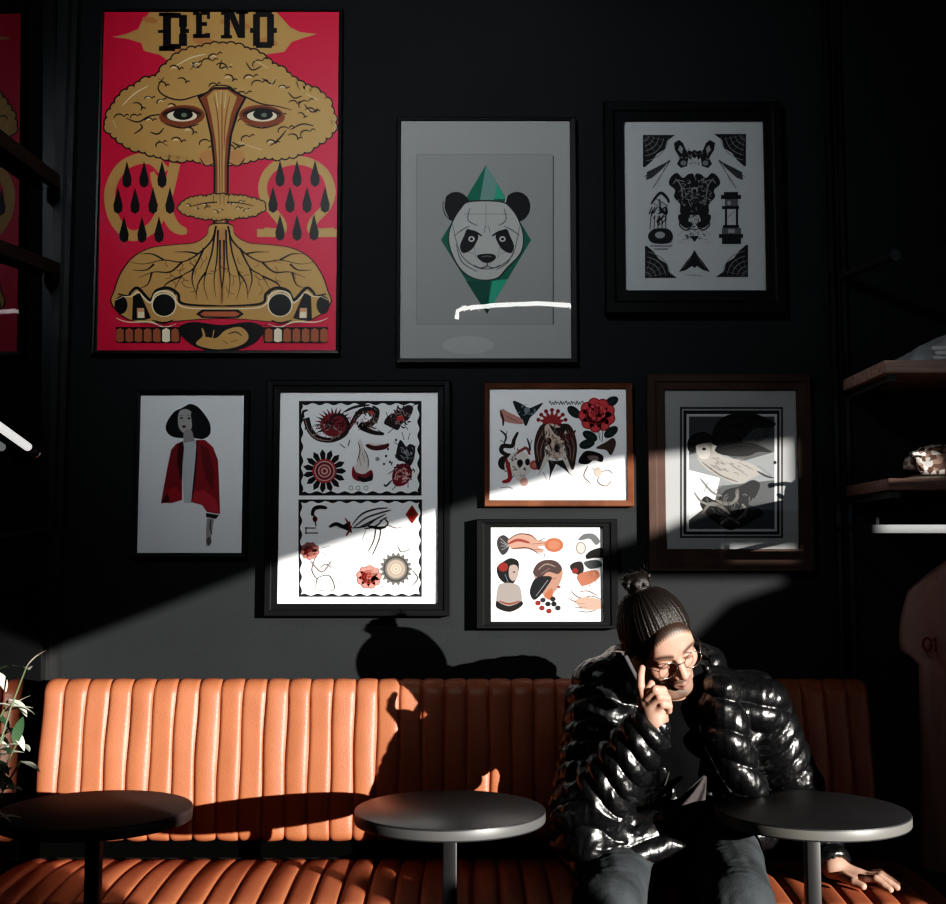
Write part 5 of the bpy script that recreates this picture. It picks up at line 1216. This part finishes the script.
# keep clear of the phone hand
J.ell(W(652, 700, -.79), (.04, .05, .05), None, .006, True)
J.cone(cuR+(WR-ER)*.10, WR+(WR-ER)*.3, .048, .048, .004, True); J.cone(cuL+(WL-EL)*.12, WL+(WL-EL)*.3, .036, .036, .004, True)
J.chain([W(722, 692, -.585), W(728, 735, -.60), W(750, 800, -.575)], [.045, .050, .048], .02)
# put the two forearms back over what the cuts took
J.chain([ER, cuR], [.084, .055], .006); J.cone(wrist_in(ER, WR, .80), wrist_in(ER, WR, .88), .052, .050, .006)
V, Q = J.mesh(); V = laplace(V, Q, 2, .5); N = vnormals(V, Q)
segs = [('a', SR, ER, .09), ('f', ER, cuR, .07), ('a', SL, EL, .08), ('f', EL, cuL, .06)]
best = np.full(len(V), 9.0); sp = np.zeros(len(V)); kind = np.zeros(len(V), int); acc = 0
for k, (nm, a, b, r) in enumerate(segs):
    d = b-a; L = np.linalg.norm(d); t = ((V-a)@d)/L**2; tc_ = np.clip(t, 0, 1); dist = np.linalg.norm(V-a-tc_[:, None]*d, axis=1)-r
    if nm == 'a': dist = dist+.02*(t < .12)+.03*(t < 0)
    m = dist < best; best = np.where(m, dist, best); sp = np.where(m, t*L+(.0 if nm == 'a' else .0), sp); kind = np.where(m, k+1, kind)
tor = best > .022
lam = np.where(tor, .072, .054)
skew = np.where(kind == 2, .55*((V[:, 0]-.33)), 0)+np.where(kind == 3, .15*(V[:, 0]-.8), 0)
s0 = np.where(tor, V[:, 2]-.25*(V[:, 0]-.52)*np.sign(V[:, 0]-.52)*-1, sp+skew)
s0 = s0+.006*np_noise(V, 7, 3)
pf = np.abs(np.sin(PI*s0/lam))**.55
wr = np_noise(V*[1, 1, .6], 22, 4); wr2 = np_noise(V, 48, 5)
V = V+N*((pf-.75)*.015+.0026*wr*(.4+pf)+.0008*wr2)[:, None]
V = laplace(V, Q, 1, .3)
M_jacket = mat('glossy_black_nylon', (.0055, .0058, .0065), .30, spec=.55, bump=.3, bscale=36)
jk = np_mesh('puffer_jacket', V, Q, M_jacket, ps)
# zip edges along the open front
from mathutils.bvhtree import BVHTree
def bvh_of(V, Q): return BVHTree.FromPolygons([tuple(v) for v in V], [tuple(q) for q in Q])
jb = bvh_of(V, Q)
def onsurf(px, py, lift=.003, bv=None):
    d = ray(px, py).normalized(); h = (bv or jb).ray_cast(CAM, d)
    return h[0]-d*lift if h[0] else None
zm = mat('zip_metal', (.35, .35, .35), .3, metal=.9)
for pts in (((708, 668), (700, 686), (697, 705), (700, 728), (707, 750), (718, 772), (731, 792)),):
    P_ = [onsurf(*p) for p in pts]; P_ = [p for p in P_ if p]
    if len(P_) > 2: MB().tube(P_, .0032, 8).build('zip', zm, jk, True)
P_ = [onsurf(*p) for p in ((667, 728), (670, 748), (670, 768), (664, 788), (655, 803))]; P_ = [p for p in P_ if p]
if len(P_) > 2: MB().tube(P_, .003, 8).build('zip', mat('zip_dark', (.06, .06, .06), .35, metal=.7), jk, True)

# ------------------------------------------------------------------ shirt under the jacket
T = Field((.30, -.72, .56), (.74, -.25, 1.08), .005)
T.ell((.515, -.46, .87), (.165, .118, .165), None, .04); T.ell((.525, -.40, .72), (.15, .13, .10), None, .05); T.cone(neck_b, neck_b+V3(0, -.01, .02), .070, .066, .02)
T.cone(neck_b+V3(.0, -.01, .05), H(0, .03, -.07), .0, .0, 0)
V, Q = T.mesh(); N = vnormals(V, Q); V = laplace(V, Q, 2, .5)+N*(.005*np_noise(V*[1, 1, .5], 9, 8))[:, None]
np_mesh('t_shirt', V, Q, mat('black_cotton', (.004, .004, .0045), .9, spec=.08), ps)
sm_ = MB(); nu_, nv_ = 26, 22; vs = []
for j in range(nv_+1):
    v = j/nv_; A_ = (704-52*v, 775+50*v); B_ = (707-4*v, 777+66*v)
    for i in range(nu_+1):
        u = i/nu_; px = A_[0]+(B_[0]-A_[0])*u; py = A_[1]+(B_[1]-A_[1])*u-5*v*math.sin(u*PI)
        y = -.612-.030*v+.008*math.sin(u*11+v*2.5)*min(1, v*2)-.022*v*math.sin(u*PI)
        vs.append(W(px, py, y))
sm_.add(vs, [(j*(nu_+1)+i, j*(nu_+1)+i+1, (j+1)*(nu_+1)+i+1, (j+1)*(nu_+1)+i) for j in range(nv_) for i in range(nu_)])
sm_.build('shirt_tail', mat('grey_cotton', (.045, .040, .041), .9, spec=.1, bump=.4, bscale=90), ps, True)

# ------------------------------------------------------------------ jeans and shoes
D = Field((.14, -1.0, .06), (.76, -.20, .80), .0055)
D.ell((.52, -.36, .635), (.165, .14, .09), None, .03)
D.chain([HIPR, HIPR*.5+KR*.5+V3(0, 0, .012), KR, AR], [.088, .084, .070, .052], .02)
D.chain([HIPL, HIPL*.5+KL*.5+V3(0, 0, .016), KL, AL], [.090, .088, .073, .052], .02)
V, Q = D.mesh(); N = vnormals(V, Q); V = laplace(V, Q, 2, .5)
fold = np_noise(V*[1.6, .35, .8], 11, 12); V = V+N*(.0025*fold+.0035*np.abs(np_noise(V*[.6, 2.0, .6], 12, 13)))[:, None]
wash = np.clip(.5+.9*np_noise(V, 6, 14), 0, 1); col = np.array((.030, .034, .037))*(.8+.6*wash)[:, None]
np_mesh('jeans', V, Q, attr_mat('grey_denim', .85, .2, .4, 420), ps, col)
for nm, A_, dx in (('r', AR, -.02), ('l', AL, .0)):
    G_ = Field(A_+V3(-.09, -.24, -.11), A_+V3(.09, .10, .10), .004)
    G_.cone(A_+V3(0, .02, .06), A_+V3(0, .02, -.03), .05, .045, .01); G_.cone(A_+V3(0, .03, -.06), A_+V3(dx, -.15, -.065), .042, .034, .02); G_.cone(A_+V3(0, .02, -.03), A_+V3(dx, -.10, -.055), .042, .035, .02)
    V, Q = G_.mesh(); V[:, 2] = np.maximum(V[:, 2], .003)
    np_mesh('shoe', V, Q, mat('black_leather', (.012, .011, .010), .35), ps)

# ------------------------------------------------------------------ glasses
gl = MB(); wire = mat('glasses_metal', (.25, .22, .2), .25, metal=.9)
for s_ in (-1, 1):
    gl.tube([H(s_*.0325+.0225*math.cos(a), -.1045+.10*abs(s_*.0325+.0225*math.cos(a)-0)**1.6*3, -.002+.0205*math.sin(a)) for a in [2*PI*k/28 for k in range(29)]], .0011, 6)
    gl.tube([H(s_*.054, -.100, .004), H(s_*.072, -.07, .006), H(s_*.080, -.01, .006), H(s_*.080, .018, .0)], .0011, 6)
gl.tube([H(-.010, -.104, .002), H(0, -.109, .006), H(.010, -.104, .002)], .0011, 6)
g_ = gl.build('glasses', wire, ps, True)

# ------------------------------------------------------------------ phone held to the ear
pa = HM@V3(.10, -.52, -.85); pa /= np.linalg.norm(pa); pn = l_-pa*(l_@pa); pn /= np.linalg.norm(pn); pw = np.cross(pa, pn)
pcn = H(-.092, -.035, -.043)
ph = empty('smartphone', tuple(pcn), 'slim dark smartphone held between the hand and ear of the seated man', 'phone')
bm = bmesh.new(); bmesh.ops.create_cube(bm, size=1)
for v in bm.verts: v.co = Vector((v.co.x*.068, v.co.y*.140, v.co.z*.0085))
bmesh.ops.bevel(bm, geom=[e for e in bm.edges if abs((e.verts[0].co-e.verts[1].co).normalized().z) > .9], offset=.009, segments=4, affect='EDGES')
bmesh.ops.bevel(bm, geom=bm.edges[:], offset=.0012, segments=2, affect='EDGES')
RM = Matrix((tuple(pw), tuple(pa), tuple(pn))).transposed()
bm.verts.index_update()
MB().add([Vector(pcn)+RM@v.co for v in bm.verts], [[v.index for v in f.verts] for f in bm.faces]).build('phone_body', mat('phone_black', (.015, .015, .017), .2, spec=.6), ph, True, 40); bm.free()
scr = [(-.031, -.066), (.031, -.066), (.031, .066), (-.031, .066)]
MB().add([Vector(pcn)+RM@Vector((x, y, .0046)) for x, y in scr], [(0, 1, 2, 3)]).build('screen', mat('phone_screen', (.01, .012, .015), .05), ph)
MB().add([Vector(pcn)+RM@Vector((.018+.007*math.cos(k*PI/8), -.052+.007*math.sin(k*PI/8), -.0047)) for k in range(16)], [tuple(range(16))]).build('camera_lens', mat('lens', (.05, .05, .06), .1), ph)
